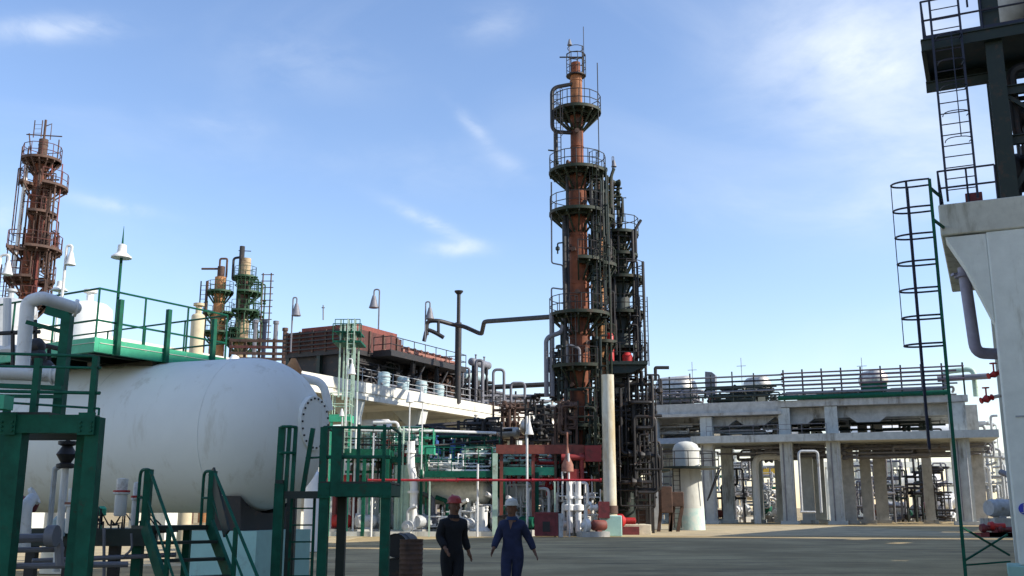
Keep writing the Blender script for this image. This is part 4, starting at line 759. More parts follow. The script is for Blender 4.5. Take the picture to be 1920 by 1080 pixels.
mb = MB(); mb.box(xat(1222.5, 970, D), xat(1238, 970, D), D-.5, D+.4, .1, zat(916, D)); mb.solo('steel_locker', LGREY, 'tall pale grey locker between brown cabin and brown press', 'locker', bevel=.03)
t = thing('brown_press', 'dark brown machine with splayed legs left of the pale cyan tank', 'machine', (xat(1255, 975, D-3), D-3, 0)); DD = D-3
mb = MB(); mb.box(xat(1240, 970, DD), xat(1262, 970, DD), DD, DD+1.2, zat(962, DD), zat(912, DD)); mb.box(xat(1262, 970, DD)-.05, xat(1284, 970, DD), DD+.1, DD+1, zat(950, DD), zat(922, DD)); mb.part('body', BROWN, t, bevel=.05)
for p1, p2 in ((1242, 1236), (1260, 1258), (1266, 1258), (1282, 1272)): mb = MB(); mb.bar((xat(p1, 970, DD), DD+.5, zat(950, DD)), (xat(p2, 970, DD), DD+.5, 0), .22); mb.part('leg', BROWN, t)
# pale cyan vertical tank with green collar platform
D = 78; cx = xat(1288, 900, D); r = 1.0
t = thing('vertical_tank', 'pale white vertical tank with cyan foot and dark collar platform', 'tank', (cx, D, 0))
mb = MB(); mb.lathe((cx, D, 0), [(r*1.24, 0), (r*1.2, 1.6)], 28); mb.part('base_band', mat('faded_cyan_wash', (.46, .62, .57), .85, var=.12, dirt=(.62, .63, .56), damt=.7, dscale=1.5), t); mb = MB(); mb.lathe((cx, D, 0), [(r*1.2, 1.602), (r*1.06, zat(880, D))], 28); mb.part('lower_shell', CONCL, t)
mb = MB(); mb.lathe((cx, D, 0), [(r, zat(880, D)), (r, zat(842, D)), (r*.85, zat(834, D)), (r*.5, zat(829, D)), (0, zat(827, D))], 28); mb.part('shell', CONCL, t)
mb = MB(); z = zat(876, D); mb.ring((cx, D, z), r, r+1.5, -.15, 0); p = mb.part('platform', DGREEN, t)
mb = MB(); mb.arcrail((cx, D, z), r+1.45, 0, 0, 2*pi*.999, 1.1, 1.0, .035); mb.part('railing', BLACK, p)
mb = MB(); mb.ladder((cx-1.0, D-r-.3, 0.2), (cx-1.0, D-r-.3, z), (1, 0, 0), .5, .04, .02); mb.bar((cx+1.6, D, z-2.3), (cx+2.6, D, z-.1), .1); mb.bar((cx+1.3, D-1, z-2.5), (cx+2.2, D-1.2, z-.1), .1); mb.part('ladder', BLACK, t)
for px, py, lab, D, s, pp, ppy in [(1068, 78, 'tiny dark bell lamp on the cage at the very top of tallest column', 64, .55, 1068, 140), (1151, 305, 'small dark bell lamp on a thin pole right of tallest column', 65, .6, 1150, 400)]:
    bell_lamp(px, py, D, s, pp, ppy, lab, GREYP)
# ------------------------------ far left tower
D = 75
def pzf(py): return zat(py, D)
fx = xat(68, 400, D)
t = tower('distillation_column', 'rusty red column with broad round top platform at far left', fx, D, [(1, pzf(440), .62, RUST), (pzf(440), pzf(310), .48, RUST), (pzf(310), pzf(262), .34, BROWN)],
  [(pzf(302), 1.45, 0, 360, .42), (pzf(345), 1.4, 130, 240, .5), (pzf(352), 2.1, -60, 30, .6), (pzf(402), 1.5, -90, 20, .5), (pzf(465), 1.85, -20, 220, .5), (pzf(470), 2.1, -80, 40, .5), (pzf(525), 1.8, 0, 300, .6), (pzf(570), 1.6, 0, 360, .6)], BROWN, DRED)
mb = MB(); mb.ladder((fx-.3, D-.5, pzf(262)), (fx-.3, D-.5, pzf(230)), (1, 0, 0), .6); mb.tube([(fx, D, pzf(265)), (fx, D, pzf(225))], .1, 6); mb.tube([(fx-1.4, D, pzf(252)), (fx+1.4, D, pzf(256))], .05, 5); mb.tube([(fx-.8, D, pzf(300)), (fx-1.2, D, pzf(250))], .05, 5); mb.tube([(fx+1.2, D, pzf(300)), (fx+1.2, D, pzf(262))], .05, 5); mb.tube([(fx+.5, D, pzf(262)), (fx+.5, D, pzf(232)), (fx+.1, D, pzf(236))], .04, 5)
mb.part('davit', BROWN, t)
mb = MB(); mb.tube([(fx-1.0, D-.5, pzf(560)), (fx-.85, D-.5, pzf(300))], .16, 8); mb.part('white_riser', WPIPE, t, 'pale riser pipe up the left side')
mb = MB(); mb.tube([(fx+.75, D-.5, pzf(560)), (fx+.75, D-.5, pzf(350))], .18, 8); mb.tube([(fx+1.0, D-.3, pzf(470)), (fx+1.0, D-.3, pzf(310))], .05, 6); mb.tube([(fx+1.8, D-.3, pzf(470)), (fx+1.8, D-.3, pzf(310))], .05, 6); mb.tube([(fx-1.9, D, pzf(600)), (fx-1.9, D, pzf(430)), (fx-1.0, D, pzf(430))], .05, 6); mb.part('riser_pipe', REDOX, t)
random.seed(77); mb = MB(); tangle(mb, (fx-1.7, fx+1.8), (D-1.2, D+1.2), (pzf(580), pzf(310)), 34, .03, .07, 5, vw=.45); mb.part('small_piping', BROWN, t)
mb = MB()
for a_, b_, dx in ((355, 305, -.9), (402, 358, 1.1), (468, 402, 1.0), (525, 468, 1.3), (600, 525, -1.5)): mb.ladder((fx+dx, D-.9, pzf(a_)), (fx+dx, D-.9, pzf(b_)+1), (1, 0, 0), .5, .035, .02)
mb.part('ladder', BROWN, t)
# ------------------------------ twin columns
D = 110
def pzt(py): return zat(py, D)
TWT = mat('brown_cream_stain', (.40, .30, .18), .8, var=.3, dirt=(.10, .06, .04), damt=.5, dscale=1.0)
TWG = mat('weathered_green_paint', (.02, .07, .03), .6, dirt=(.08, .05, .03), damt=.3, dscale=2)
tx = xat(409, 600, D)
t = tower('twin_column', 'shorter orange stained column, left one of the distant pair', tx, D, [(0.1, pzt(590), .82, ORUST), (pzt(590), pzt(520), .62, ORUST), (pzt(520), pzt(500), .4, BROWN)],
  [(pzt(548), 1.5, 0, 360, .6), (pzt(588), 1.7, -60, 240, .7), (pzt(625), 1.9, 0, 360, .7)], TWG, TWG)
mb = MB(); mb.tube([(tx-.2, D, pzt(520)), (tx-.2, D, pzt(485)), (tx+.6, D, pzt(485)), (tx+.6, D, pzt(520))], .12, 6, .2); mb.tube([(tx-2.2, D, pzt(504)), (tx, D, pzt(504))], .12, 6); mb.tube([(tx-1.2, D-.8, 0), (tx-1.2, D-.8, pzt(530))], .15, 6); mb.part('riser_pipe', BROWN, t)
mb = MB(); mb.ladder((tx-1.6, D-.8, pzt(640)), (tx-1.6, D-.8, pzt(530)), (1, 0, 0), .6, .06, .03, .5); mb.part('ladder', DGREEN, t)
tx = xat(455, 600, D)
t = tower('twin_column', 'taller grey and cream column, right one of the distant pair', tx, D, [(0.1, pzt(600), .72, TWT), (pzt(600), pzt(520), .62, BROWN), (pzt(520), pzt(485), .55, TWT)],
  [(pzt(520), 1.25, 0, 360, .6), (pzt(550), 1.9, -100, 60, .6), (pzt(585), 1.8, -120, 40, .6), (pzt(618), 1.5, 100, 260, .6), (pzt(640), 2.0, -180, 180, .7)], TWG, TWG)
mb = MB(); mb.tube([(tx-.5, D, pzt(640)), (tx-.5, D, pzt(462))], .3, 8); mb.tube([(tx-.5, D, pzt(482)), (tx-1.4, D, pzt(484)), (tx-1.4, D, pzt(525)), (tx-.5, D, pzt(526))], .14, 7, .3); mb.tube([(tx-.9, D, pzt(470)), (tx+.5, D, pzt(471))], .05, 5); mb.part('riser_pipe', BLACK, t)
mb = MB()
for dx in (2.0, 2.9): mb.tube([(tx+dx, D, pzt(650)), (tx+dx, D, pzt(512))], .08, 5)
for py in range(515, 640, 12): mb.tube([(tx+1.8, D, pzt(py)), (tx+3.2, D, pzt(py))], .05, 5)
mb.part('ladder', BROWN, t)
random.seed(71); mb = MB(); tangle(mb, (tx-1.2, tx+2.4), (D-1.5, D+1), (pzt(660), pzt(520)), 26, .04, .09, 5, vw=.5); mb.part('small_piping', TWG, t)
for i, (px, py, h) in enumerate([(497, 600, 650), (480, 600, 650), (518, 602, 650), (535, 615, 650)]):
    mb = MB(); x = xat(px, py, 100); mb.tube([(x, 100, 9), (x, 100, zat(py, 100))], .22, 7); mb.lathe((x, 100, zat(py, 100)), [(.3, -.3), (.3, 0)], 8); mb.solo('exhaust_pipe', [BLUEBLACK, GREYP, GREYP, BROWN][i], ['thin dark exhaust pipe right of the distant pair of columns', 'shortest grey exhaust pipe next to the taller distant column', 'grey exhaust pipe just left of the red air cooler', 'brown exhaust stub hidden partly by red air cooler'][i], 'pipe', group='exhaust pipes behind the tank')
t = thing('low_red_rack', 'low dark red pipe rack between the distant columns and the red air cooler', 'pipe rack', (xat(470, 660, 90), 90, 0))
xa, xb = xat(430, 660, 90), xat(620, 660, 90)
for py in (638, 650, 662, 672): mb = MB(); mb.bar((xa, 90, zat(py, 90)), (xb, 90, zat(py+3, 90)), .2, .24); mb.part('beam', BROWN if py != 650 else DRED, t)
for k in range(8): x = xa+(xb-xa)*k/7; mb = MB(); mb.bar((x, 90.3, 0), (x, 90.3, zat(634, 90)), .22); mb.part('post', BROWN, t)
# ================================================= BIG WHITE TANK
e = at(490, 818, 20.6); TR = (zat(674, 20.8)-zat(962, 20.4))/2; TZ = (zat(674, 20.8)+zat(962, 20.4))/2; TL = 12.5
big = thing('horizontal_tank', 'huge white horizontal tank with bolted manway in its domed right end', 'tank', (e.x, e.y, 0), G20); F = fr(big)
mb = MB(F); hh = TR*.74
se = lambda c: abs(c)**(2/2.35)
prof = [(TR*se(sin(pi/2*k/16)), -TL-hh*se(cos(pi/2*k/16))) for k in range(16)]+[(TR, -TL), (TR, -.35)]+[(TR*se(cos(pi/2*k/20)), -.35+(hh+.35)*se(sin(pi/2*k/20))) for k in range(1, 21)]
mb.lathe((0, 0, TZ), prof, 72, axis=(1, 0, 0)); mb.part('shell', TANKW, big)
mb = MB(F)
for x in (-.4, -3.1, -6.2, -9.3): mb.lathe((x, 0, TZ), [(TR+.001, 0), (TR+.009, .01), (TR+.009, .02), (TR+.001, .03)], 72, axis=(1, 0, 0))
mb.part('weld_seam', TANKW, big)
my, mz = .12, TZ+.2
mb = MB(F); mb.lathe((hh*.88, my, mz), [(.44, 0), (.44, .06), (.55, .065), (.55, .11), (.545, .115), (.54, .15), (.2, .165), (0, .17)], 40, axis=(1, 0, 0)); mw = mb.part('manway', TANKW, big)
mb = MB(F)
for k in range(22): a = 2*pi*k/22; mb.lathe((hh*.88+.14, my+cos(a)*.49, mz+sin(a)*.49), [(.022, 0), (.022, .035), (0, .037)], 6, axis=(1, 0, 0))
mb.part('bolt_ring', BLACK, mw)
for x in (-.1, -9.8):
    mb = MB(F); n = 14; a0 = R(212); a1 = R(328); z_ = TZ
    poly = [(x_, z_+dz) for x_, dz in [((TR+.02)*cos(a0+(a1-a0)*k/n), (TR+.02)*sin(a0+(a1-a0)*k/n)) for k in range(n+1)]]
    zc_ = min(p[1] for p in poly)
    FX = F @ Matrix.Translation((x, 0, 0)) @ Matrix.Rotation(R(90), 4, 'Z')
    mb = MB(FX); w = TR*.62; mb.box(-w, w, -.75, .75, 0, 1.22); mb.part('plinth', CYAN, big, 'pale cyan concrete plinth under the tank'); mb = MB(FX); w *= .93; mb.prism([(-w, 1.222), (w, 1.222)]+[(TR*1.005*sin(R(38-76*k/12)), z_-TR*1.005*cos(R(38-76*k/12))) for k in range(13)], -.35, .35); mb.part('saddle', BLACK, big)
mb = MB(F)
for x, y, h in ((-2.6, .3, .12), (-4.4, 0, .2)): mb = MB(F); mb.lathe((x, y, TZ+TR-.03), [(.16, 0), (.16, h), (.25, h), (.25, h+.08), (0, h+.1)], 16); mb.part('nozzle', WHITE, big)
# relief valve on the far shoulder
c = F @ Vector((.1, .9, TZ+TR*.78)); t = thing('relief_valve', 'rusty round relief valve peeping over the right shoulder of the huge tank', 'valve', c)
mb = MB(); mb.lathe(c, [(.1, -.3), (.1, 0), (.17, .05), (.19, .2), (.1, .36), (.05, .45)], 12); mb.part('body', ORUST, t)
mb = MB(); mb.tube([c+Vector((.05, .3, .1)), c+Vector((.55, .5, .0)), c+Vector((.7, .6, -.6))], .09, 10, .2); mb.lathe(c+Vector((0, 0, -.28)), [(.18, 0), (.18, .05)], 14); mb.part('outlet_pipe', WHITE, t)
# second white tank behind, sunlit top
c2 = at(150, 590, 30)
for px, py, D, r, h, lab, m in [(168, 566, 27, .62, 2.2, 'white domed vertical vessel behind the green tank platform', WHITE), (20, 560, 34, .9, 3, 'pale dome topped vessel at far left behind the white pipe', LGREY), (372, 588, 32, .21, 1.9, 'slim cream cylinder beside right end of the green tank platform', YELL)]:
    c = at(px, py, D); vvessel((c.x, D, 0), r, c.z+.0, m, lab, legs=False, lm=GREEN)
cb = at(672, 640, 29)
mb = MB(); a, b = at(640-200, 672, 26), at(440, 655, 26); mb.lathe((a.x, 26, a.z-1), [(.3, 0), (.27, .75), (.1, 1.05), (0, 1.1)], 14); mb.solo('conical_cap', WHITE, 'small white conical hood sticking up behind the tank crown', 'hood')
# green platform over the tank ------------------------------------------------
PC = at(184, 660, 19.5); PR = R(-31); gp = thing('tank_platform', 'bright green steel platform with railing above left half of the huge tank', 'platform', (PC.x, PC.y, PC.z), PR); F = fr(gp)
h = zat(633, 19.5)-PC.z; LX, LY = -5.5, 3.3
mb = MB(F); mb.box(-.1, 0, 0, LY, 0, h); mb.box(LX, 0.0, -.1, -.003, 0, h); mb.box(LX, -.1, LY-.1, LY-.002, 0, h); mb.part('fascia', LGREEN, gp)
mb = MB(F); mb.box(LX, -.11, .003, LY-.11, h*.5, h*.7); mb.part('deck', GREEN, gp)
mb = MB(F)
for k in range(6): mb.box(LX+.2+k*.95, LX+.32+k*.95, .02, LY-.12, .02, h*.49)
mb.box(LX, -.12, 1.4, 1.55, -.16, .016); mb.part('floor_beam', DGREEN, gp)
mb = MB(F); mb.box(0.003, .012, .02, LY, h*.62, h*.66); mb.box(LX, 0, -.115, -.103, h*.6, h*.64); mb.part('edge_strip', CONCL, gp, 'worn pale strip along the fascia')
mb = MB(F); mb.rail([(LX, -.05, 0), (-.05, -.05, 0), (-.05, LY, 0), (LX, LY, 0)], zat(541, 19.5)-PC.z, 1.25, .022, 1); mb.part('railing', GREEN, gp)
for y in (.35, 1.55, 2.8): mb = MB(F); mb.box(-.0, .09, y, y+.09, -.02, 1.1); mb.part('post', GREEN, gp)
for x, y in ((-.4, .3), (-.4, 3.0), (-4.8, .3), (-4.8, 3.0)):
    pass
pole = F @ Vector((-.2, .5, 0)); lp = thing('platform_lamp', 'tall lamp with wide white shade and spike on pole above green tank platform', 'lamp', (pole.x, pole.y, PC.z)); D = pole.y; cx = pole.x
mb = MB(); mb.tube([(cx, D, PC.z), (cx, D, zat(470, D))], .032, 8); mb.tube([(cx, D, zat(470, D)), (cx, D, zat(424, D))], [.03, .004], 6); mb.part('pole', GREEN, lp)
mb = MB(); z = zat(484, D); mb.lathe((cx, D, z), [(.205, 0), (.2, .03), (.1, .11), (.09, .14), (.085, .27), (.02, .3)], 22); mb.part('shade', WPIPE, lp)
# cluster of white pipes and vessels left of platform
for px, py, D, sz, ppx, ppy, lab, m in [(133, 482, 20, .34, 116, 560, 'white bell lamp on hooked arm nearest the far left column', WPIPE), (15, 500, 21, .36, -12, 600, 'white bell lamp at left edge of the view', WPIPE)]:
    bell_lamp(px, py, D, sz, ppx, ppy, lab, m)
c = at(112, 541, 20.5); lp = thing('platform_lamp', 'low wide white lamp shade between bell lamp and big lamp pole', 'lamp', (c.x, c.y, 4.8)); mb = MB(); mb.tube([(c.x, c.y, 4.8), (c.x, c.y, c.z)], .025, 6); mb.part('pole', WPIPE, lp); mb = MB(); mb.lathe((c.x, c.y, c.z-.05), [(.16, 0), (.15, .03), (.07, .09), (.06, .2), (0, .22)], 16); mb.part('shade', WPIPE, lp)
# tall support frame for platform (green legs behind the front-left structure)
def H(px, py, D): return at(px, py, D)
# white pipes at left
mb = MB(); mb.tube([H(40, 712, 12.5), H(52, 566, 12.5), H(78, 558, 12.5), H(142, 578, 13.4)], .085, 14, .14); mb.lathe(H(139, 577, 13.35), [(.12, 0), (.12, .04)], 14, axis=(1, .6, -.1)); mb.solo('white_pipe', WPIPE, 'white pipe rising then bending right above the front green frame', 'pipe')
mb = MB(); mb.tube([H(-60, 696, 12), H(118, 704, 12.6)], .085, 14)
for px in (98, 106, 114): mb.lathe(H(px, 703, 12.55), [(.12, 0), (.12, .02)], 16, axis=(1, .1, 0))
mb.solo('white_pipe', WPIPE, 'horizontal grey white flanged pipe at left edge above green beam', 'pipe')
mb = MB(); mb.tube([H(-50, 660, 15), H(30, 655, 15)], .07, 8); mb.tube([H(12, 660, 15), H(14, 560, 15)], .06, 8); mb.solo('white_pipe', WPIPE, 'short white upright pipe behind bent white pipe at left edge', 'pipe')
mb = MB(); 
for px, pt, pb in ((24, 620, 705), (66, 600, 700), (92, 655, 705)): mb.tube([H(px, pb, 14.2), H(px, pt, 14.2)], .03, 6)
mb.tube([H(0, 625, 14.2), H(75, 622, 14.2)], .03, 6); mb.tube([H(50, 640, 14.5), H(115, 655, 14.5)], .035, 6)
for px, py in ((70, 650), (72, 668), (60, 690), (88, 692)): mb.lathe(H(px, py, 14), [(.05, -.1), (.12, -.05), (.12, .05), (.05, .1)], 10, axis=(1, 0, .2))
mb.solo('small_piping', BLACK, 'cluster of small dark valves and tubes around the white bent pipe', 'piping')
# ------------------------------------------------ front green frame at left edge
D0 = 10.6
gf = thing('green_steelwork', 'heavy dark green steelwork of posts and beams at lower left edge', 'steelwork', (xat(90, 800, D0), D0, 0)); GF = gf
def vpost(mb, px, pyt, D, w, zb=0., ib=True, pxref=None):
    x = xat(px, 900 if pxref is None else pxref, D)
    (mb.ibeam if ib else mb.bar)((x, D, zb), (x, D, zat(pyt, D)), w, w, *((.018,) if ib else ()), up=(0, 1, 0)); return x
for px, D, w in ((24, D0, .17), (170, D0, .145), (2, 11.8, .17), (154, 10.95, .14)):
    mb = MB(); vpost(mb, px, 783 if D < 11 else 790, D, w, 0, False); mb.part('post', GREEN, gf)
z0_, z1_ = zat(813, D0), zat(779, D0)
mb = MB(); mb.box(xat(-40, 800, D0), xat(180, 800, D0), D0-.1, D0+.08, z0_, z1_); mb.part('beam', GREEN, gf)
mb = MB(); mb.box(xat(-40, 800, 11.9), xat(150, 800, 11.9), 11.85, 12.0, z0_+.02, z1_-.005); mb.part('beam', DGREEN, gf)
mb = MB(); mb.box(xat(-40, 800, D0), xat(95, 800, D0), D0-.06, 11.95, z1_+.002, z1_+.03); mb.part('deck', DGREEN, gf)
mb = MB()
for px, pt, w in ((68, 672, .065), (176, 668, .06), (18, 740, .06)): x = xat(px, 720, D0); mb.bar((x, D0, z1_+.03), (x, D0, zat(pt, D0)), w)
for py0, py1, r, xe in ((662, 668, .016, 178), (686, 690, .014, 190), (733, 737, .018, 188), (752, 766, .012, 185)): mb.tube([at(-30, py0, D0), at(xe, py1, D0)], r, 6)
mb.tube([at(186, 765, D0), (at(186, 765, D0).x, D0, z1_)], .012, 6)
mb.part('railing', GREEN, gf)
mb = MB(); x = xat(118, 690, 12.3); mb.bar((x, 12.3, z1_), (x, 12.3, zat(592, 12.3)), .11, .13); mb.bar(at(88, 582, 12.3), at(130, 594, 12.3), .1); mb.bar((x-.5, 12.3, zat(592, 12.3)-.08), (x-.05, 12.3, zat(592, 12.3)-.2), .05)
x = xat(113, 750, 12.0); mb.part('pipe_bracket', GREEN, gf, 'green post with bracket holding the white pipe')
mb = MB(); mb.bar(at(-30, 722, 12), at(118, 728, 12), .1, .05); mb.bar(at(-30, 742, 12), at(118, 744, 12), .04); mb.part('pipe_shelf', GREEN, gf)
mb = MB(); mb.box(xat(-40, 750, 10.2), xat(17, 750, 10.2), 10.1, 10.3, zat(768, 10.2), zat(742, 10.2)); mb.solo('light_green_box', LGREEN, 'bright green box cut by the left edge of the view', 'box')
# valves and pots inside the frame
c = at(125, 852, 12.6); t = thing('globe_valve', 'dark globe valve on upright pale pipe inside front green frame', 'valve', (c.x, c.y, 1.2))
mb = MB(); mb.lathe(c, [(.07, -.17), (.11, -.16), (.11, -.12), (.06, -.1), (.12, 0), (.06, .1), (.11, .12), (.11, .16)], 14); mb.lathe(c+Vector((0, 0, .22)), [(.03, -.1), (.02, .02), (.13, .02), (.13, .045), (.02, .045)], 16); mb.part('body', BLACK, t)
mb = MB(); mb.tube([(c.x, c.y, .9), (c.x, c.y, c.z-.17)], .045, 10); mb.part('pipe', WPIPE, t)
c = at(103, 880, 12.8); mb = MB(); mb.tube([(c.x, c.y, 1.35), (c.x, c.y, c.z), (c.x+.15, c.y, c.z+.1)], .035, 8); mb.solo('thin_pipe', LGREY, 'thin pale pipe left of the dark globe valve', 'pipe')
for i, (px, pt, pb, D, r, lab) in enumerate([(230, 898, 968, 13.2, .075, 'white flanged pot with red band on the dark catwalk'), (140, 916, 1000, 12.4, .07, 'white pot with pale pink band behind green post'), (258, 905, 985, 13.4, .05, 'slim white pot right of the red banded pot')]):
    c = at(px, pt, D); zb = zat(pb, D); t = thing('flanged_pot', lab, 'pot', (c.x, D, zb)); H_ = c.z-zb
    mb = MB(); mb.lathe((c.x, D, zb), [(r*.8, 0), (r, .02), (r, H_*.58), (r*1.35, H_*.6), (r*1.35, H_*.64), (r*.9, H_*.7), (r*.95, H_), (0, H_+.01)], 16); mb.part('body', WPIPE, t)
    mb = MB(); mb.lathe((c.x, D, zb+H_*.645), [(r*1.4, 0), (r*1.4, H_*.05)], 16); mb.part('band', RED if i != 1 else SALMON, t)
mb = MB(); c = at(48, 965, 12); mb.tube([at(60, 935, 12.3), at(48, 950, 12), at(45, 1035, 12)], .07, 12, .12); mb.lathe(at(64, 930, 12.4), [(.11, -.02), (.11, .02)], 14, axis=(1, .2, .6)); mb.solo('white_pipe', WPIPE, 'thick white elbow pipe dropping at lower left inside green frame', 'pipe')
for i, (px, py, D, m, lab) in enumerate([(190, 968, 13.6, LGREEN, 'small bright green cap on stem standing on the dark catwalk'), (112, 968, 13, LBLUE, 'pale blue bottle shape on the dark catwalk')]):
    c = at(px, py, D); mb = MB(); mb.lathe((c.x, D, 1.3), [(.02, 0), (.02, c.z-1.3), (.06, c.z-1.29), (.06, c.z-1.2), (.03, c.z-1.17)] if i == 0 else [(.08, 0), (.08, .2), (.03, .26), (.03, .3)], 12); mb.solo('capped_stem' if i == 0 else 'bottle', m, lab, 'fitting' if i == 0 else 'bottle')
c = at(50, 945, 12.7); t = thing('red_motor', 'red brown small motor with pipe stub behind the left green post', 'motor', c); mb = MB(); mb.lathe(c, [(.02, -.12), (.09, -.1), (.1, .1), (.03, .14)], 12, axis=(1, 0, 0)); mb.part('casing', MAROON, t); mb = MB(); mb.tube([c, c+Vector((-.2, .1, .15))], .04, 8); mb.part('stub', REDOX, t)
# catwalk ------------------------------------------------------------------
CZ = zat(993, 13.2); cw = thing('catwalk', 'dark low steel catwalk with cables crossing behind the front green frame', 'catwalk', (xat(150, 1000, 13.2), 13.2, 0))
mb = MB(); mb.box(xat(-30, 990, 13.2), xat(292, 990, 13.2), 13.2, 14.1, CZ-.05, CZ); mb.part('deck', BLACK, cw)
mb = MB(); mb.box(xat(-30, 990, 13.2), xat(292, 990, 13.2), 13.1, 13.19, CZ-.2, CZ+.01); mb.box(xat(60, 1000, 14.1), xat(292, 1000, 14.1), 14.11, 14.2, CZ-.2, CZ); mb.part('edge_beam', DGREEN, cw)
for px, m in ((215, BLACK), (258, GREEN), (60, BLACK), (130, BLACK)):
    mb = MB(); x = xat(px, 1040, 13.3); mb.bar((x, 13.3, 0), (x, 13.3, CZ-.2), .12); mb.part('post', m, cw)
random.seed(5); mb = MB()
for k in range(18): x = xat(random.uniform(150, 285), 990, 13.6); mb.tube([(x, 13.5, CZ), (x, 13.5, CZ+random.uniform(.05, .3)), (x+random.uniform(-.2, .2), 13.6, CZ+.05)], .012, 5)
mb.part('cabling', BLACK, cw)
mb = MB(); mb.tube([at(60, 1052, 12.6), at(330, 1040, 13.4)], .03, 8); mb.tube([at(20, 1062, 12), at(240, 1058, 12.6)], .035, 8); mb.tube([at(195, 990, 13), at(195, 1100, 13)], .02, 6); mb.tube([at(246, 1000, 13), at(248, 1030, 13), at(230, 1045, 13)], .015, 6, .1); mb.solo('low_pipes', GREYP, 'low grey pipes running near the ground below the catwalk', 'pipes')
mb = MB(); mb.box(xat(95, 1060, 15), xat(330, 1060, 15), 15, 15.4, 0, .62); mb.solo('low_kerb_wall', CYAN, 'low pale cyan kerb wall below the catwalk in front of the tank', 'wall', bevel=.02)
mb = MB(); mb.tube([at(15, 1010, 11.4), at(110, 1008, 11.8), at(112, 1060, 11.8)], .05, 8, .1); mb.tube([at(0, 1032, 11.5), at(120, 1030, 11.9)], .03, 8); mb.lathe(at(98, 1005, 11.6), [(.12, -.05), (.12, .05)], 12, axis=(1, 0, 0)); mb.solo('small_piping', GREYP, 'grey pipes with flange low between the green posts', 'piping')
# stair ------------------------------------------------------------------
S0 = at(272, 986, 13.0); sd = Vector((.66, -.75, 0)).normalized(); sw = Vector((.75, .66, 0)).normalized(); SW = .86; slope = .97
stt = thing('steel_stair', 'dark green steel stair with handrails going down from the catwalk', 'stair', (S0.x, S0.y, 0)); z = S0.z; run = z/slope
mb = MB()
for k in (0, 1): a = S0+sw*SW*k; mb.bar(a, Vector((a.x, a.y, 0))+sd*run, .045, .19)
mb.part('stringer', GREEN, stt)
for k in range(1, 7):
    q = S0+sd*run*k/7; q.z = z*(1-k/7); mb = MB(); mb.bar(q+sw*.03, q+sw*(SW-.03), .22, .035, up=(0, 0, 1)); mb.part('tread', DGREEN, stt)
hr = zat(880, 13.0)-z
for k in (0, 1):
    a = S0+sw*SW*k; mb = MB(); b = Vector((a.x, a.y, 0))+sd*run; up = Vector((0, 0, hr)); back = a-sd*.28
    mb.tube([back, back+up, a+up+sd*.02, b+up+Vector((0, 0, .05)), b+Vector((0, 0, .25))], .021, 8, .1)
    mb.tube([back+up*.5, a+up*.5, b+up*.5], .016, 8)
    for q in (0., .5, .97): p = a+(b-a)*q; mb.bar(p, p+up, .05 if q else .09)
    mb.part('handrail', GREEN, stt)
mb = MB(); a = S0+sw*SW-sd*.05; mb.bar(a+Vector((0, 0, hr)), a+sd*.55+Vector((0, 0, -.1)), .03, .16); mb.part('side_plate', DGREEN, stt)
mb = MB(); a = S0-sd*.45; mb.add([a, a+sw*SW, S0+sw*SW, S0, a-Vector((0, 0, .06)), a+sw*SW-Vector((0, 0, .06)), S0+sw*SW-Vector((0, 0, .06)), S0-Vector((0, 0, .06))], [(3, 2, 1, 0), (4, 5, 6, 7), (0, 1, 5, 4), (1, 2, 6, 5), (2, 3, 7, 6), (3, 0, 4, 7)]); mb.part('landing', DGREEN, stt)
for q in (a+sw*.1, a+sw*(SW-.1)): mb = MB(); mb.bar((q.x, q.y, 0), (q.x, q.y, a.z-.06), .09); mb.part('post', GREEN, stt)
# ------------------------------------------------ green access stand
D1, D2 = 14.4, 15.6; gs = thing('access_stand', 'dark green steel access stand with small platforms in front of the tank end', 'access stand', (xat(625, 1000, D1), D1, 0))
zt_ = zat(907, D1); zb_ = zat(931, D1)
def xp(px, D=D1): return xat(px, 1000, D)
for px, D, m, top in ((521, D1, GREEN, zt_), (606, D1, GREEN, zb_-.003), (722, D1, GREEN, zb_-.003), (640, D2, DGREEN, zb_), (545, D2, DGREEN, zb_)):
    mb = MB(); mb.bar((xp(px, D), D, 0), (xp(px, D), D, top), .13); mb.part('post', m, gs)
mb = MB(); mb.box(xp(598), xp(730), D1-.08, D1+.08, zb_, zt_); mb.box(xp(598), xp(606), D1+.09, D2, zb_+.01, zt_-.01); mb.box(xp(722), xp(730), D1+.09, D2, zb_+.01, zt_-.01); mb.box(xp(598), xp(730), D2, D2+.1, zb_, zt_); mb.part('platform_beam', GREEN, gs)
mb = MB(); mb.box(xp(598), xp(730), D1-.06, D2+.05, zt_+.002, zt_+.03); mb.part('platform_deck', DGREEN, gs)
z2 = zat(921, D1); mb = MB(); mb.box(xp(529), xp(597), D1-.03, D1+.05, z2-.1, z2); mb.box(xp(529), xp(597), D1+.06, D2, z2-.05, z2-.01); mb.box(xp(514), xp(528), D1-.07, D1+.07, zt_+.002, zt_+.05); mb.part('low_platform', DGREEN, gs)
zr = zat(801, D1); mb = MB()
for px in (519, 533, 545): mb.bar((xp(px-1), D1, z2), (xp(px+1), D1, zr), .05 if px != 519 else .09)
for z in (zr, (zr+z2)/2+.08): mb.tube([(xp(517), D1, z), (xp(524), D1-.12, z), (xp(540), D1-.12, z), (xp(547), D1, z)], .02, 6)
for px, w in ((601, .1), (627, .15)): mb.bar((xp(px), D1, zt_), (xp(px), D1, zr-.02*(px == 627)), w)
for px in (667, 716): mb.bar((xp(px), D1, zt_), (xp(px), D1, zr+.04), .045)
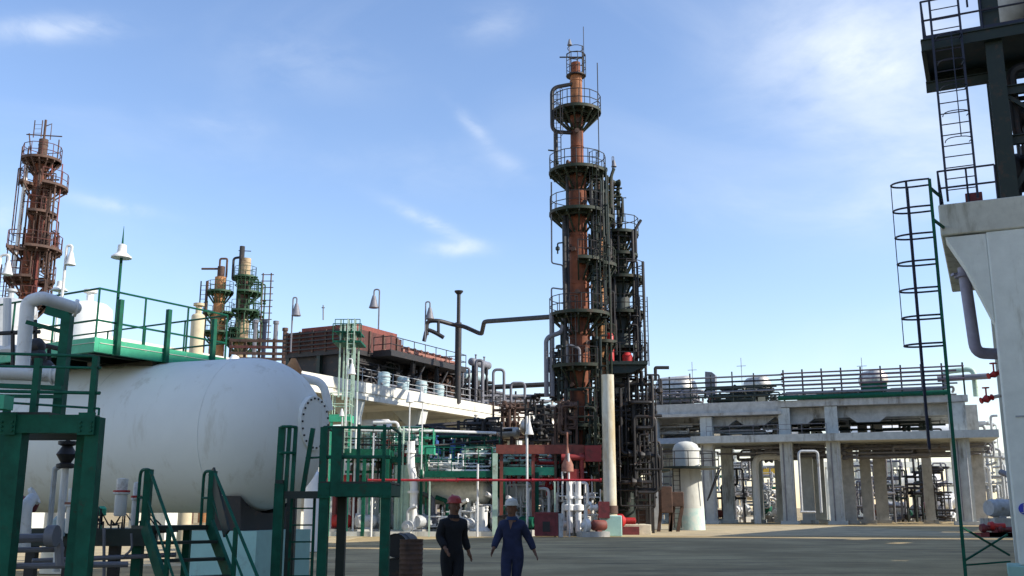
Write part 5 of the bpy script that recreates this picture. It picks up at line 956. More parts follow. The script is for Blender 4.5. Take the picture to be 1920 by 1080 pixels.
mb.tube([(xp(600), D1, zr), (xp(627), D1, zr), (xp(728), D1, zr-.02)], .02, 6); mb.tube([(xp(600), D1, zat(857, D1)), (xp(728), D1, zat(857, D1))], .025, 6); mb.tube([(xp(560), D1+.3, zat(857, D1)), (xp(600), D1, zat(857, D1))], .015, 6)
for px in (600, 728): mb.tube([(xp(px), D1, zr), (xp(px), D2, zr)], .02, 6); mb.bar((xp(px), D2, zt_), (xp(px), D2, zr), .05)
mb.part('railing', GREEN, gs)
mb = MB(); mb.bar(at(567, 925, D1+.2), at(587, 803, D1+.2), .06); mb.part('inclined_bar', GREEN, gs)
mb = MB(); a = Vector((xp(553, 14.9), 14.9, 0)); b = Vector((xp(553, 14.9), 14.9, z2)); mb.ladder((a.x+.1, 14.9, 0), (a.x+.1, 14.9, z2), (1, .15, 0), .32, .018, .012, .21); mb.part('ladder', GREEN, gs)

# bolted plates on the near green steelwork
def bolts(mb, x, y, z, nx, nz, dx, dz, r=.014):
    for i in range(nx):
        for k in range(nz): mb.lathe((x+i*dx, y, z+k*dz), [(r, 0), (r, .016), (0, .018)], 6, axis=(0, -1, 0))
for px in (24, 170):
    x = xat(px, 800, D0); mb = MB(); mb.box(x-.085, x+.085, D0-.125, D0-.103, z0_-.02, z1_+.02); bolts(mb, x-.055, D0-.125, z0_+.02, 2, 3, .11, .045); mb.part('bolted_plate', GREEN, gf)
for px in (606, 722):
    x = xp(px); mb = MB(); mb.box(x-.08, x+.08, D1-.1, D1-.082, zb_-.02, zt_+.01); bolts(mb, x-.05, D1-.1, zb_+.02, 2, 2, .1, .1); mb.part('bolted_plate', GREEN, gs)

# ================================================= MIDDLE PLANT (stands on the sunlit strip, 60 to 70 m away)
def steel_platform(name, label, pxa, pxb, pyt, D, depth, fas, railh=1.05, m=GREEN, fm=None, legs=(), lm=None, group=None, sp=.8, mids=1, railm=None):
    xa, xb = xat(pxa, pyt, D), xat(pxb, pyt, D); z = zat(pyt, D); q = fas*.6
    t = thing(name, label, 'platform', (xa, D, 0), 0, group)
    mb = MB(); mb.box(xa, xb, D, D+depth, z-q, z); mb.part('deck', m, t)
    mb = MB(); mb.box(xa-.02, xb+.02, D-.06, D-.003, z-fas, z+.03); mb.box(xb+.003, xb+.06, D-.06, D+depth, z-fas, z+.03); mb.part('fascia', fm or m, t)
    if railh: mb = MB(); mb.rail([(xa, D, z), (xb, D, z), (xb, D+depth, z), (xa, D+depth, z), (xa, D, z)], railh, sp, .03, mids); mb.part('railing', railm or m, t)
    for px, dd, w in legs: x = xat(px, pyt, D); mb = MB(); mb.bar((x, D+dd+.05, 0), (x, D+dd+.05, z-q-.002), w); mb.part('leg', lm or m, t)
    return t
steel_platform('small_platform', 'bright green small platform high just right of the tank end', 618, 655, 778, 60, 1.6, .4, 1.3, LGREEN, legs=((622, 0, .15), (650, 1.2, .15)), railm=PGREEN)
steel_platform('service_platform', 'dark green service platform behind the access stand', 640, 728, 843, 61, 2.6, .5, 1.3, DGREEN, GREEN, legs=((642, 0, .2), (684, 0, .2), (727, 0, .2)), lm=GREEN)
steel_platform('service_platform', 'long dark green service platform above the nearer grey horizontal drum', 796, 922, 884, 61, 3, .35, 1.4, DGREEN, GREEN, legs=((800, 2.8, .2), (860, 2.8, .18), (915, 2.8, .18)), railm=GREEN, sp=.8)
steel_platform('service_platform', 'bright green edged platform behind the person in blue', 940, 1040, 877, 62.5, 2.6, .45, 1.3, GREEN, LGREEN, legs=((1006, 0, .26), (944, 0, .2)), railm=BROWN, lm=GREEN, sp=1.0)
steel_platform('service_platform', 'small bright green block platform above the pale green column', 786, 812, 836, 62, 1.3, .5, 1.0, LGREEN, LGREEN, legs=((790, .5, .14),))
steel_platform('service_platform', 'green platform with tall uprights between access stand and pale column', 728, 792, 858, 62, 2, .3, 1.8, GREEN, GREEN, legs=((733, 0, .14), (790, 0, .14)), sp=.6, mids=2)
steel_platform('service_platform', 'green box framed platform left of the long brown red beam', 880, 936, 850, 64, 1.8, .2, 1.0, GREEN, GREEN, legs=((884, 0, .18), (908, 0, .14), (932, 0, .18)), sp=.9)
random.seed(21)
fl = ['behind the access stand railing', 'left of the pale green column', 'right of the pale green column', 'above the nearer grey drum', 'above right end of the nearer drum', 'near the tall white flag shaped lamp', 'just left of the red duct']
for i, (pa, pb, pt, pb_, D) in enumerate([(655, 715, 800, 900, 63), (728, 770, 806, 905, 64), (772, 800, 812, 880, 63.5), (812, 872, 818, 884, 65), (872, 925, 835, 884, 64), (936, 985, 846, 878, 65), (985, 1045, 850, 880, 65.5)]):
    t = thing('pipe_bay', 'slender bay of green posts and small pipes '+fl[i], 'pipe bay', (xat(pa, 900, D), D, 0), 0, 'slender green bays in the middle plant'); xa, xb = xat(pa, 850, D), xat(pb, 850, D); n = 3
    for k in range(n+1): x = xa+(xb-xa)*k/n; mb = MB(); mb.bar((x, D, 0), (x, D, zat(pt+6*(k % 2), D)), .1); mb.part('post', [GREEN, PGREEN, LGREEN][(i+k) % 3], t)
    mb = MB()
    for k in range(5): z = zat(pt+3+k*(pb_-pt)/5+random.uniform(-3, 3), D); mb.tube([(xa-.2, D-.1, z), (xb+.2, D-.1, z)], random.choice((.04, .06, .085)), 6)
    mb.part('rail_pipe', [GREEN, PGREEN, BROWN][i % 3], t)
    mb = MB()
    for k in range(6): x = random.uniform(xa, xb); z = zat(random.uniform(pt+10, pb_), D); mb.lathe((x, D-.2, z), [(.05, -.22), (.17, -.14), (.17, .14), (.05, .22), (.04, .42), (.15, .43), (.15, .48)], 8); mb.tube([(x, D-.2, z-1.2), (x, D-.2, z)], .05, 6)
    mb.part('valve', [BLACK, RED, WPIPE, BLUEP][i % 4], t)
# vertical vessels and the pale green column
vvessel((xat(696, 940, 64.5), 64.5, 0), .66, zat(868, 64.5), WHITE, 'pale white vertical vessel behind the right bay of access stand', lm=LGREY)
vvessel((xat(590, 940, 40), 40, 0), .4, zat(884, 40), WHITE, 'slim white vertical vessel seen right of the tank end', legs=False)
D = 66; mb = MB(); mb.box(xat(618, 880, D), xat(674, 880, D), D, D+1.4, zat(895, D), zat(862, D)); mb.box(xat(642, 880, D), xat(650, 880, D), D+.2, D+.8, 0, zat(895.2, D)); mb.box(xat(620, 880, D), xat(628, 880, D), D+.2, D+.8, 0, zat(895.2, D)); mb.solo('white_cabinet', WHITE, 'bright white box cabinet on legs seen through stand railing', 'cabinet')
hvessel(at(650, 903, 63.5), .42, 2.2, G20, RED, 'short red horizontal drum seen through the access stand', name='small_drum', sz=.0, sm=MAROON)
D = 62; t = thing('concrete_column', 'pale green square column with thin pipes clamped on its face', 'column', (xat(755, 990, D), D, 0))
mb = MB(); mb.box(xat(740, 900, D), xat(768, 900, D), D, D+.95, .35, zat(872, D)); mb.part('shaft', PGREEN, t, bevel=.02)
mb = MB(); mb.box(xat(735, 900, D), xat(774, 900, D), D-.15, D+1.1, 0, .35); mb.part('footing', CONCL, t)
for px in (748, 755): mb = MB(); mb.tube([(xat(px, 900, D), D-.12, .35), (xat(px, 900, D), D-.12, zat(800, D))], .05, 6); mb.part('thin_pipe', PGREEN, t)
mb = MB(); mb.tube([(xat(776, 950, D), D-.3, 0), (xat(776, 950, D), D-.3, zat(905, D)), (xat(769, 950, D), D-.3, zat(870, D)), (xat(769, 950, D), D-.3, zat(828, D))], .24, 10, .4); mb.lathe((xat(769, 900, D), D-.3, zat(850, D)), [(.34, 0), (.34, .15)], 12); mb.lathe((xat(776, 900, D), D-.3, zat(925, D)), [(.34, 0), (.34, .15)], 12); mb.solo('white_pipe', WHITE, 'bright white offset pipe rising along the pale green column', 'pipe')
mb = MB(); mb.tube([at(700, 792, 62), at(745, 792, 62), at(748, 806, 62), at(930, 812, 64)], .09, 7, .2); mb.solo('white_pipe', WPIPE, 'thin pale pipe run level above the green bays', 'pipe')
mb = MB(); mb.tube([at(640, 806, 62), at(742, 808, 62)], .09, 7); mb.solo('white_pipe', WPIPE, 'thin pale level pipe behind the small bright green platform legs', 'pipe')
mb = MB(); mb.tube([at(640, 833, 63), at(800, 836, 63), at(940, 826, 65)], .07, 7, .2); mb.tube([at(780, 800, 70), at(930, 790, 72)], .14, 7); mb.tube([at(780, 812, 70), at(960, 806, 72)], .12, 7); mb.solo('dark_pipe_run', BLACK, 'dark level pipes crossing under the white rack', 'pipes')
# horizontal drums
hvessel(at(846, 921, 64), .80, 4.3, R(-12), mat('greyish_vessel_paint', (.74, .71, .60), .6, dirt=(.25, .22, .16), damt=.2), 'grey white horizontal drum behind the person in red helmet', name='horizontal_drum', sz=0, sm=CONCL)
hvessel(at(960, 924, 66), .72, 2.2, R(-40), WHITE, 'white domed drum end between the two people and the red box', name='horizontal_drum', sz=0, sm=CONCL)
hvessel(at(1062, 920, 66.5), .56, 3.6, R(-12), mat('pinkish_vessel_paint', (.5, .42, .38), .6, dirt=(.3, .15, .1), damt=.3), 'pinkish grey drum right above the red container', name='horizontal_drum', sz=0, sm=CONCL)
for px, r_, w in ((885, .12, 'leftmost'), (893, .12, 'middle'), (905, .3, 'thick rightmost')):
    x = xat(px, 950, 62.3); mb = MB(); mb.tube([(x, 62.3, 0), (x, 62.3, zat(950-3*(px == 893), 62.3))], r_, 10); mb.lathe((x, 62.3, .0), [(r_*1.7, 0), (r_*1.7, .3), (r_, .5)], 10)
    mb.solo('white_pipe', WHITE, w+' of three stout white upright pipes below the grey drum end', 'pipe')
for i, px in enumerate((1068, 1084)):
    mb = MB(); x = xat(px, 950, 61.5); mb.tube([(x, 61.5, .2), (x, 61.5, zat(903, 61.5))], .19, 10); mb.lathe((x, 61.5, zat(935, 61.5)), [(.28, 0), (.28, .15)], 12); mb.lathe((x, 61.5, zat(960, 61.5)), [(.12, 0), (.34, .1), (.34, .4), (.12, .5)], 12); mb.solo('white_pipe', WHITE, ['left', 'right'][i]+' of two bright white upright pipes right of the red box', 'pipe')
portal(991, 1029, 916, 63, .10, WHITE, 'white inverted U pipe behind the red box'); portal(996, 1018, 935, 64, .07, WHITE, 'small inner white loop pipe behind the red box')
D = 60.2; mb = MB(); z = zat(900, D)
for a_, b_ in ((690, 720), (720, 860), (860, 1000), (1000, 1128)): mb.tube([(xat(a_, 900, D), D, z), (xat(b_, 900, D), D, z-.02)], .07, 8); mb.lathe((xat(b_, 900, D)-.1, D, z-.01), [(.11, 0), (.11, .1)], 10, axis=(1, 0, 0))
mb.add([(0, 0, 0)], []) if False else None
mb; mb.solo('red_pipe', mat('fire_red_paint', (.36, .02, .03), .5, var=.3, dirt=(.15, .04, .03), damt=.3), 'long straight bright red fire pipe crossing behind both people', 'pipe')
for px, w in ((716, 'behind right bay of the access stand'), (806, 'left of the person in red hard hat'), (1040, 'right of the red container')): x = xat(px, 900, D); mb = MB(); mb.bar((x, D, 0), (x, D, z-.085), .09); mb.solo('pipe_stand', PGREEN, 'thin pale post under the long red pipe '+w, 'pipe stand', group='posts of the red pipe')
x = xat(928, 940, 61); mb = MB(); mb.bar((x, 61, 0), (x, 61, zat(850, 61)), .3); mb.solo('green_post', PGREEN, 'pale green square post between the two people', 'post')
# brown red beam and duct
D = 62; t = thing('red_duct', 'brown red beam with square ducts left of the tall towers', 'duct', (xat(1080, 860, D), D, 0))
mb = MB(); mb.box(xat(930, 840, D), xat(1128, 840, D), D, D+.4, zat(851, D), zat(834, D)); mb.part('beam', REDOX, t)
mb = MB(); mb.box(xat(1096, 840, D), xat(1126, 840, D), D-.5, D-.01, zat(866, D), zat(836, D)); mb.box(xat(1062, 840, D), xat(1084, 840, D), D-.45, D-.02, zat(902, D), zat(880, D)); mb.tube([(xat(1052, 858, D), D-.3, zat(858, D)), (xat(1095, 858, D), D-.3, zat(858, D))], .2, 10); mb.tube([(xat(1090, 858, D), D-.3, zat(905, D)), (xat(1090, 858, D), D-.3, zat(850, D))], .13, 10); mb.part('duct', mat('dull_red_paint', (.26, .03, .028), .6, dirt=(.1, .03, .02), damt=.35), t)
for px in (940, 1000, 1122): mb = MB(); mb.bar((xat(px, 900, D), D+.25, 0), (xat(px, 900, D), D+.25, zat(851.3, D)), .2); mb.part('post', REDOX, t)
mb = MB(); p = at(1064, 868, 60.6); mb.lathe(p, [(.36, -.5), (.34, -.1), (.14, .35), (.06, .9)], 12); mb.tube([p+Vector((0, 0, .8)), p+Vector((0, 0, 1.8))], .05, 6); mb.solo('bell_lamp', SALMON, 'salmon pink bell shaped lamp in front of the red duct', 'lamp')
# red container
D = 59.6; g = at(1027, 1004, D); t = thing('red_skip', 'dark red square metal container standing at the yard edge', 'container', (g.x, D, 0)); xa, xb = xat(1003, 985, D), xat(1046, 985, D); zt_ = zat(961, D)
mb = MB(); mb.box(xa, xb, D, D+1.3, .08, zt_); mb.part('body', MAROON, t, bevel=.03)
for x0, x1, z0, z1 in ((xa, xb, .06, .16), (xa, xb, zt_-.1, zt_+.02), (xa-.02, xa+.08, .16, zt_-.1), (xb-.08, xb+.02, .16, zt_-.1)): mb = MB(); mb.box(x0, x1, D-.05, D-.002, z0, z1); mb.part('edge_frame', MAROON, t)
mb = MB(); mb.box((xa+xb)/2-.22, (xa+xb)/2+.2, D-.03, D-.004, .3, zt_-.5); mb.part('hatch', DGLASS, t)
mb = MB(); mb.box(xb+.04, xb+.3, D-.05, D+.7, 0, zt_-.06); mb.solo('grey_cabinet', LGREY, 'narrow pinkish grey cabinet touching right side of red container', 'cabinet', bevel=.02)
mb = MB(); mb.box(xat(1056, 980, 63), xat(1120, 980, 63), 62.6, 64.5, 0, .45); mb.solo('low_plinth', CONCL, 'low pale concrete plinth between red container and round post', 'plinth')
mb = MB(); mb.box(xat(600, 990, 61.2), xat(985, 990, 61.2), 61.0, 61.25, 0, .28); mb.solo('kerb', CONCL, 'long pale kerb at the back left of the yard', 'kerb')
pl_ = [(655, 63, 1.3, RED, WPIPE, 'red pump seen through the right bay of access stand'), (700, 62.6, 1.3, WPIPE, LGREY, 'white pump at foot of the pale vertical vessel'), (800, 62.4, 1.3, LGREY, GREYP, 'grey pump under left end of the grey drum'), (836, 62.4, 1.2, WPIPE, GREEN, 'white pump under middle of the grey drum'), (940, 62.4, 1.3, BLACK, WPIPE, 'black pump behind the shoulder of the person in blue'), (978, 62.4, 1.2, GREEN, WPIPE, 'green pump left of the red container'), (1090, 63.4, 1.2, WPIPE, LGREY, 'white pump on plinth right of the red container'), (1112, 60.2, 1.0, REDOX, WPIPE, 'rusty pump beside the foot of the pale round post'), (872, 61.9, 1.1, WPIPE, WPIPE, 'small white pump right of grey drum saddle'), (768, 61.6, .9, WPIPE, LGREY, 'white pump at the foot of the offset white pipe'), (740, 64, 1.3, BLACK, LGREY, 'black pump half behind the pale green column'), (1045, 62.2, 1.1, LGREY, WPIPE, 'grey pump between red container and white pipes')]
for i, (px, D, s, m, m2, lab) in enumerate(pl_): pump(xat(px, 980, D), D, s, m, m2, lab, rz=.5*i)
# brown pipework by the left foot of the towers
random.seed(9)
for i, (pa, pb, pt, pb_, D, m) in enumerate([(925, 990, 745, 830, 76, BROWN), (985, 1050, 740, 832, 72, BLACK), (1040, 1080, 755, 840, 62.8, BROWN), (1100, 1130, 760, 960, 62.8, MGREEN), (1040, 1075, 905, 980, 64, BROWN), (860, 940, 785, 838, 70, BLACK), (1075, 1115, 905, 985, 64.5, BROWN), (930, 1000, 850, 900, 67, BROWN), (790, 870, 800, 850, 69, BLACK), (1030, 1070, 650, 760, 66, BLACK), (1110, 1150, 610, 720, 66, BLACK), (1130, 1175, 330, 480, 67, MGREEN), (1050, 1110, 905, 975, 67, BLACK)]):
    mb = MB(); xa, xb = xat(pa, 800, D), xat(pb, 800, D)
    tangle(mb, (xa, xb), (D-1, D+1.5), (max(.3, zat(pb_, D)), zat(pt, D)), 30, .035, .12, 5)
    for k in range(4): z = zat(random.uniform(pt, pb_), D); mb.bar((xa, D-.6, z), (xb, D-.6, z), .1)
    if i in (0, 1, 2, 5, 8):
        for k in range(3): x = xa+(xb-xa)*k/2; mb.bar((x, D-.5, 0), (x, D-.5, zat(pt+10, D)), .14)
    mb.solo('pipework', m, 'tangled dark pipes '+['below far end of the white rack', 'left of the tallest column under the long level pipe', 'touching lower left side of the tallest column', 'green brown, right beside the pale round post', 'low down behind the red container', 'under the white rack above the green bays', 'low down left of the pale round post', 'above the red fire pipe left of the duct', 'in shade under middle of the white rack', 'beside lower platforms of tallest column, left side', 'between the two big columns above the pale post', 'high up between the two big columns', 'low behind the two bright white upright pipes'][i], 'pipework', group='tangled pipework in the middle plant')
for i, (px, py, D, r, L) in enumerate([(905, 800, 74, .5, 2.2), (950, 812, 73, .4, 1.6), (1010, 800, 74, .6, 2.2), (1045, 770, 74, .45, 1.6)]):
    hvessel(at(px, py, D), r, L, G20, ALU, 'small pale clad drum '+['in shade under the far end of rack', 'under the rack left of the white lamp', 'behind the white flag shaped lamp', 'close to the left side of tallest column'][i], name='small_drum', sz=0, sm=BROWN, nozzles=1, group='pale clad drums under the rack')
for px, py, D, s, ppx, ppy, lab in [(768, 742, 60, .8, 766, 870, 'white bell lamp on white post below the rack haunch'), (660, 690, 58, .75, 648, 800, 'small white bell lamp in front of slender stair tower'), (790, 742, 61, .75, 790, 880, 'white bell lamp right of the one below the rack haunch'), (641, 772, 59, .5, 640, 835, 'tiny white lamp on post beside small bright green platform')]:
    bell_lamp(px, py, D, s, ppx, ppy, lab, WPIPE)
c = at(988, 802, 61); t = thing('bell_lamp', 'white flag shaped lamp on slim post above green edged platform', 'lamp', (c.x, 61, 0), 0, 'bell shaped yard lamps'); mb = MB(); mb.tube([(c.x, 61, 0), (c.x, 61, zat(780, 61))], .07, 8); mb.part('pole', WPIPE, t); mb = MB(); mb.lathe((c.x+.14, 61, zat(815, 61)), [(.26, 0), (.26, .04), (.14, .45), (.02, 1.0)], 14); mb.part('shade', WPIPE, t)
for i, (px, pt, D) in enumerate([(666, 735, 61.5), (896, 870, 60.5), (700, 812, 60.5), (1066, 850, 60.4)]):
    mb = MB(); x = xat(px, 850, D); mb.tube([(x, D, 0), (x, D, zat(pt, D))], .06, 8); mb.solo('slim_post', WPIPE, 'slim white post '+['rising beside the small bright green platform', 'above the right end of grey drum', 'right of the access stand top rail', 'in front of red duct', 'below left part of the grey drum', 'beside the white domed drum end'][i], 'post', group='slim white posts')
# extra pipework and vessels further back below and beyond the white rack
random.seed(33)
for i, (px, D, h, m) in enumerate([(700, 84, 7.0, LGREY), (760, 86, 6.2, GREYP), (820, 88, 7.2, BROWN), (870, 90, 6.0, GREYP), (930, 92, 7.5, BROWN), (985, 92, 6.5, LGREY), (1020, 90, 8, BLACK)]):
    g = at(px, 965, D); mb = MB(); x = g.x
    tangle(mb, (x-3.2, x+3.2), (D, D+4), (.3, h), 34, .06, .18, 5)
    for k in range(4): z = h*random.uniform(.3, 1); mb.tube([(x-3.3, D-.3, z), (x+3.3, D-.3, z)], random.uniform(.07, .16), 7)
    mb.solo('pipe_manifold', m, ['pale grey', 'dark grey', 'brown', 'second dark grey', 'tall brown', 'second pale grey', 'black'][i]+' pipe manifold in the gloom beyond the white rack', 'manifold', group='pipe manifolds beyond the white rack')

random.seed(41)
for i, (pa, pb, pt, pb_, D, m, n) in enumerate([(640, 735, 845, 990, 65, WPIPE, 26), (780, 930, 850, 900, 63, WPIPE, 20), (780, 930, 940, 1000, 62, WPIPE, 16), (930, 1050, 880, 995, 64, WPIPE, 26), (650, 800, 800, 860, 66, PGREEN, 26), (880, 1050, 840, 880, 64, PGREEN, 20), (1045, 1128, 870, 990, 61.5, WPIPE, 20), (1000, 1130, 850, 930, 63, RED, 10), (640, 760, 880, 985, 68, GREEN, 20)]):
    mb = MB(); tangle(mb, (xat(pa, 900, D), xat(pb, 900, D)), (D, D+1.6), (max(.2, zat(pb_, D)), zat(pt, D)), n, .03, .09, 5, vw=.4)
    mb.solo('small_pipework', m, ['white', 'white', 'white', 'white', 'pale green', 'pale green', 'white', 'bright red', 'dark green'][i]+' small bore pipework '+['behind right bay of the access stand', 'between grey drum and long green platform', 'low under the grey horizontal drum', 'between the green post and the red container', 'above the access stand under the white rack', 'around the brown red beam', 'between red container and pale round post', 'around the red ducts', 'behind the pale vertical vessel'][i], 'pipework', group='small bore pipework in the middle plant')
for i, (px, py, D, r, L, m) in enumerate([(690, 800, 72, .5, 3, WHITE), (830, 870, 67, .45, 3.2, WHITE), (720, 930, 68, .55, 2.6, WHITE), (905, 920, 66, .4, 1.4, WHITE)]):
    hvessel(at(px, py, D), r, L, R(-15), m, 'small white drum '+['under the rack above the access stand', 'above the big grey horizontal drum', 'between the vertical vessel and pale green column', 'at the right end of the grey drum'][i], name='small_drum', sz=0, sm=LGREY, nozzles=1, group='small white drums in the middle plant')
# ================================================= DRUMS
D = 23.6; x = xat(771, 1040, D); zt_ = zat(1011, D); t = thing('steel_drum', 'upright rusty brown ribbed steel drum left of the people', 'drum', (x, D, 0)); r = .26; H_ = zt_
mb = MB(); prof = [(r*.97, 0), (r, .03)]
for k in range(1, 9): z = H_*k/9; prof += [(r, z-.03), (r+.012, z), (r, z+.03)]
prof += [(r, H_-.03), (r+.01, H_-.01), (r+.01, H_), (r-.02, H_), (r-.03, H_-.03), (0, H_-.03)]
mb.lathe((x, D, 0), prof, 32); mb.part('body', BROWN, t)
mb = MB(); mb.lathe((x+.1, D-.05, H_-.03), [(.03, 0), (.03, .02), (0, .022)], 10); mb.part('bung', BLACK, t)
D = 23.9; x = xat(745, 1040, D); t = thing('steel_drum', 'dark steel drum lying on its side behind the upright brown drum', 'drum', (x, D, 0))
for i, z in enumerate((.27,)):
    mb = MB(); mb.lathe((x-.06, D-.2, z), [(0, .02), (.24, .02), (.25, 0), (.27, .0), (.26, .03), (.26, .28), (.272, .3), (.26, .32), (.26, .85), (0, .86)], 28, axis=(.25, 1, 0)); mb.part('body', BLACK, t)
t = thing('steel_drum', 'dark steel drum lying on top of another lying drum', 'drum', (x, D, .56)); mb = MB(); mb.lathe((x-.02, D-.2, .81), [(0, .02), (.24, .02), (.25, 0), (.27, .0), (.26, .03), (.26, .28), (.272, .3), (.26, .32), (.26, .85), (0, .86)], 28, axis=(.25, 1, 0)); mb.part('body', BLACK, t)
# ================================================= PEOPLE
SKIN = mat('brown_skin', (.16, .075, .045), .6, var=.05)
def skin_obj(name, chains, m, parent, lvl=2, mods=None):
    """chains: list of [(point, (rx, ry)), ...]; first point of later chains may be an existing index via ('@', i)"""
    X = XF[parent.name]; vs, es, rad = [], [], []
    for ch in chains:
        prev = None
        for q in ch:
            if q[0] == '@': prev = q[1]; continue
            vs.append(X.inverted() @ Vector(q[0])); rad.append(q[1]); i = len(vs)-1
            if prev is not None: es.append((prev, i))
            prev = i
    me = bpy.data.meshes.new(name); me.from_pydata([tuple(v) for v in vs], es, []); o = bpy.data.objects.new(name, me); C.objects.link(o)
    sk = o.modifiers.new('skin', 'SKIN'); sk.use_smooth_shade = True
    if not me.skin_vertices: me.attributes.new('skin', 'FLOAT', 'POINT')
    return o, me, rad
def skinned(name, chains, m, parent, lvl=2, kin=None, label=None):
    X = XF[parent.name]; inv = X.inverted(); vs, es, rad = [], [], []
    for ch in chains:
        prev = None
        for q in ch:
            if q[0] == '@': prev = q[1]; continue
            vs.append(inv @ Vector(q[0])); r = q[1]; rad.append(r if isinstance(r, tuple) else (r, r)); i = len(vs)-1
            if prev is not None: es.append((prev, i))
            prev = i
    me = bpy.data.meshes.new(name+'_cage'); me.from_pydata([tuple(v) for v in vs], es, []); o = bpy.data.objects.new(name+'_cage', me); C.objects.link(o)
    o.modifiers.new('skin', 'SKIN').use_smooth_shade = True
    sv = me.skin_vertices[0].data
    for i, r in enumerate(rad): sv[i].radius = r; sv[i].use_root = (i == 0)
    sub = o.modifiers.new('sub', 'SUBSURF'); sub.levels = lvl; sub.render_levels = lvl
    bpy.context.view_layer.update(); dg = bpy.context.evaluated_depsgraph_get(); nm = bpy.data.meshes.new_from_object(o.evaluated_get(dg)); nm.name = name
    bpy.data.objects.remove(o); nm.materials.clear(); nm.materials.append(m); nm.polygons.foreach_set('use_smooth', [True]*len(nm.polygons))
    r_ = bpy.data.objects.new(name, nm); C.objects.link(r_); XF[r_.name] = X
    r_.parent = parent
    if label: r_['label'] = label
    return r_
def person(label, x, D, h, suit, suit2, helmet, hl, larm, rarm, lleg, rleg, bw=1., lean=0., neck=True):
    """x to the right of the person's facing side as seen; arms and legs given as offsets (dx, dy, dz) joint by joint, metres; faces the camera (-Y)"""
    t = thing('person', label, 'person', (x, D, 0)); k = h/1.75
    def P(a, b, c): return (x+a*k, D+b*k, c*k)
    hip = .93; sh = 1.42
    L = [P(.09+0, 0, hip-.02)]
    def hand(chain, w, d, m, thumb):
        wv = Vector(w); dv = Vector(d).normalized(); out = []
        side = Vector((0, -1, 0)); side = (side-dv*side.dot(dv)).normalized(); n = dv.cross(side)
        palm = wv+dv*.09*k
        chain += [(tuple(wv+dv*.035*k), (.026*k, .03*k)), (tuple(palm), (.02*k, .036*k))]
        return palm, dv, side, n
    # body: torso, neck, head, limbs as one skinned surface
    ch = [[(P(0, 0, hip), (.135*k, .10*k)), (P(0, 0, 1.08), (.13*k, .095*k)), (P(0, -.01+lean*.3, 1.25), (.12*k, .10*k)), (P(0, lean*.6, sh-.05), (.085*k, .07*k)), (P(0, -.01+lean, 1.49), (.062*k, .066*k)), (P(0, -.035+lean, 1.56), (.076*k, .09*k)), (P(0, -.035+lean, 1.64), (.098*k, .118*k)), (P(0, -.03+lean, 1.72), (.08*k, .10*k))]]
    idx = {'pelvis': 0, 'sh': 3}; n = 8; hands = []
    for s, arm in ((1, larm), (-1, rarm)):      # s=+1: image right
        pts = [P(s*.155, lean*.6, sh-.07)]+[P(*q) for q in arm]
        c = [('@', 3), (pts[0], .055*k), (pts[1], .046*k), (pts[2], .030*k)]; n += 3
        w = Vector(pts[2]); d = (w-Vector(pts[1])).normalized(); palm = w+d*.085*k
        c += [(tuple(palm), (.034*k, .02*k))]; n += 1; ch.append(c); pi_ = n-1
        side = Vector((0, -1, 0)); side = (side-d*side.dot(d)).normalized(); nrm = d.cross(side)*s
        for f, (off, ln) in enumerate(((-.030, .070), (-.010, .08), (.011, .076), (.030, .058))):
            b0 = palm+side*off*k*-1+d*.015*k; b1 = b0+d*ln*.5*k+nrm*-.004*k; b2 = b1+d*ln*.45*k+Vector((-s*.018, 0, 0))*k
            ch.append([('@', pi_), (tuple(b0), .0095*k), (tuple(b1), .0088*k), (tuple(b2), .007*k)]); n += 3
        th0 = w+d*.04*k+side*.035*k; th1 = th0+d*.035*k+side*.02*k; th2 = th1+d*.028*k
        ch.append([('@', pi_-0), (tuple(th0), .012*k), (tuple(th1), .010*k), (tuple(th2), .008*k)]); n += 3
    for s, leg in ((1, lleg), (-1, rleg)):
        pts = [P(s*.095, 0, hip-.06)]+[P(*q) for q in leg]
        ch.append([('@', 0), (pts[0], .085*k), (pts[1], .058*k), (pts[2], .042*k), (tuple(Vector(pts[2])+Vector((0, -.02, -.045))*k), (.04*k, .045*k)), (tuple(Vector(pts[2])+Vector((s*.02, -.15, -.06))*k), (.042*k, .022*k))]); n += 5
    body = skinned('body', ch, SKIN, t, 2)
    # face: nose, eyes, mouth, ears joined to one small mesh each side of the head
    fz = 1.615; fy = -.035+lean-.098
    mb = MB(); mb.lathe(P(0, fy-.002, fz-.02), [(.0, -.03*k), (.014*k, -.01*k), (.010*k, .02*k), (0, .045*k)], 8)
    for s in (1, -1): mb.lathe(P(s*.085, -.03+lean, fz-.02), [(.0, -.02*k), (.018*k, -.005*k), (.02*k, .02*k), (0, .04*k)], 8)
    mb.part('nose_and_ears', SKIN, t)
    mb = MB()
    for s in (1, -1): mb.lathe(P(s*.03, fy+.010, fz+.005), [(0, -.008*k), (.011*k, 0), (0, .008*k)], 8)
    mb.bar(P(-.024, fy+.004, fz-.065), P(.024, fy+.004, fz-.065), .008*k); mb.part('eyes_and_mouth', BLACK, t)
    mb = MB(); mb.lathe(P(0, -.012+lean, 1.60), [(.070*k, -.03*k), (.083*k, .02*k), (.088*k, .07*k)], 18); mb.part('hair', BLACK, t)
    # coverall: torso + sleeves + trousers, a little larger than the body
    cs = [[(P(0, 0, hip), (.185*k*bw, .15*k)), (P(0, 0, 1.07), (.17*k*bw, .14*k)), (P(0, -.01+lean*.3, 1.25), (.205*k*bw, .15*k)), (P(0, lean*.6, sh-.04), (.165*k*bw, .12*k)), (P(0, lean*.8, sh+.04), (.085*k, .085*k))]]
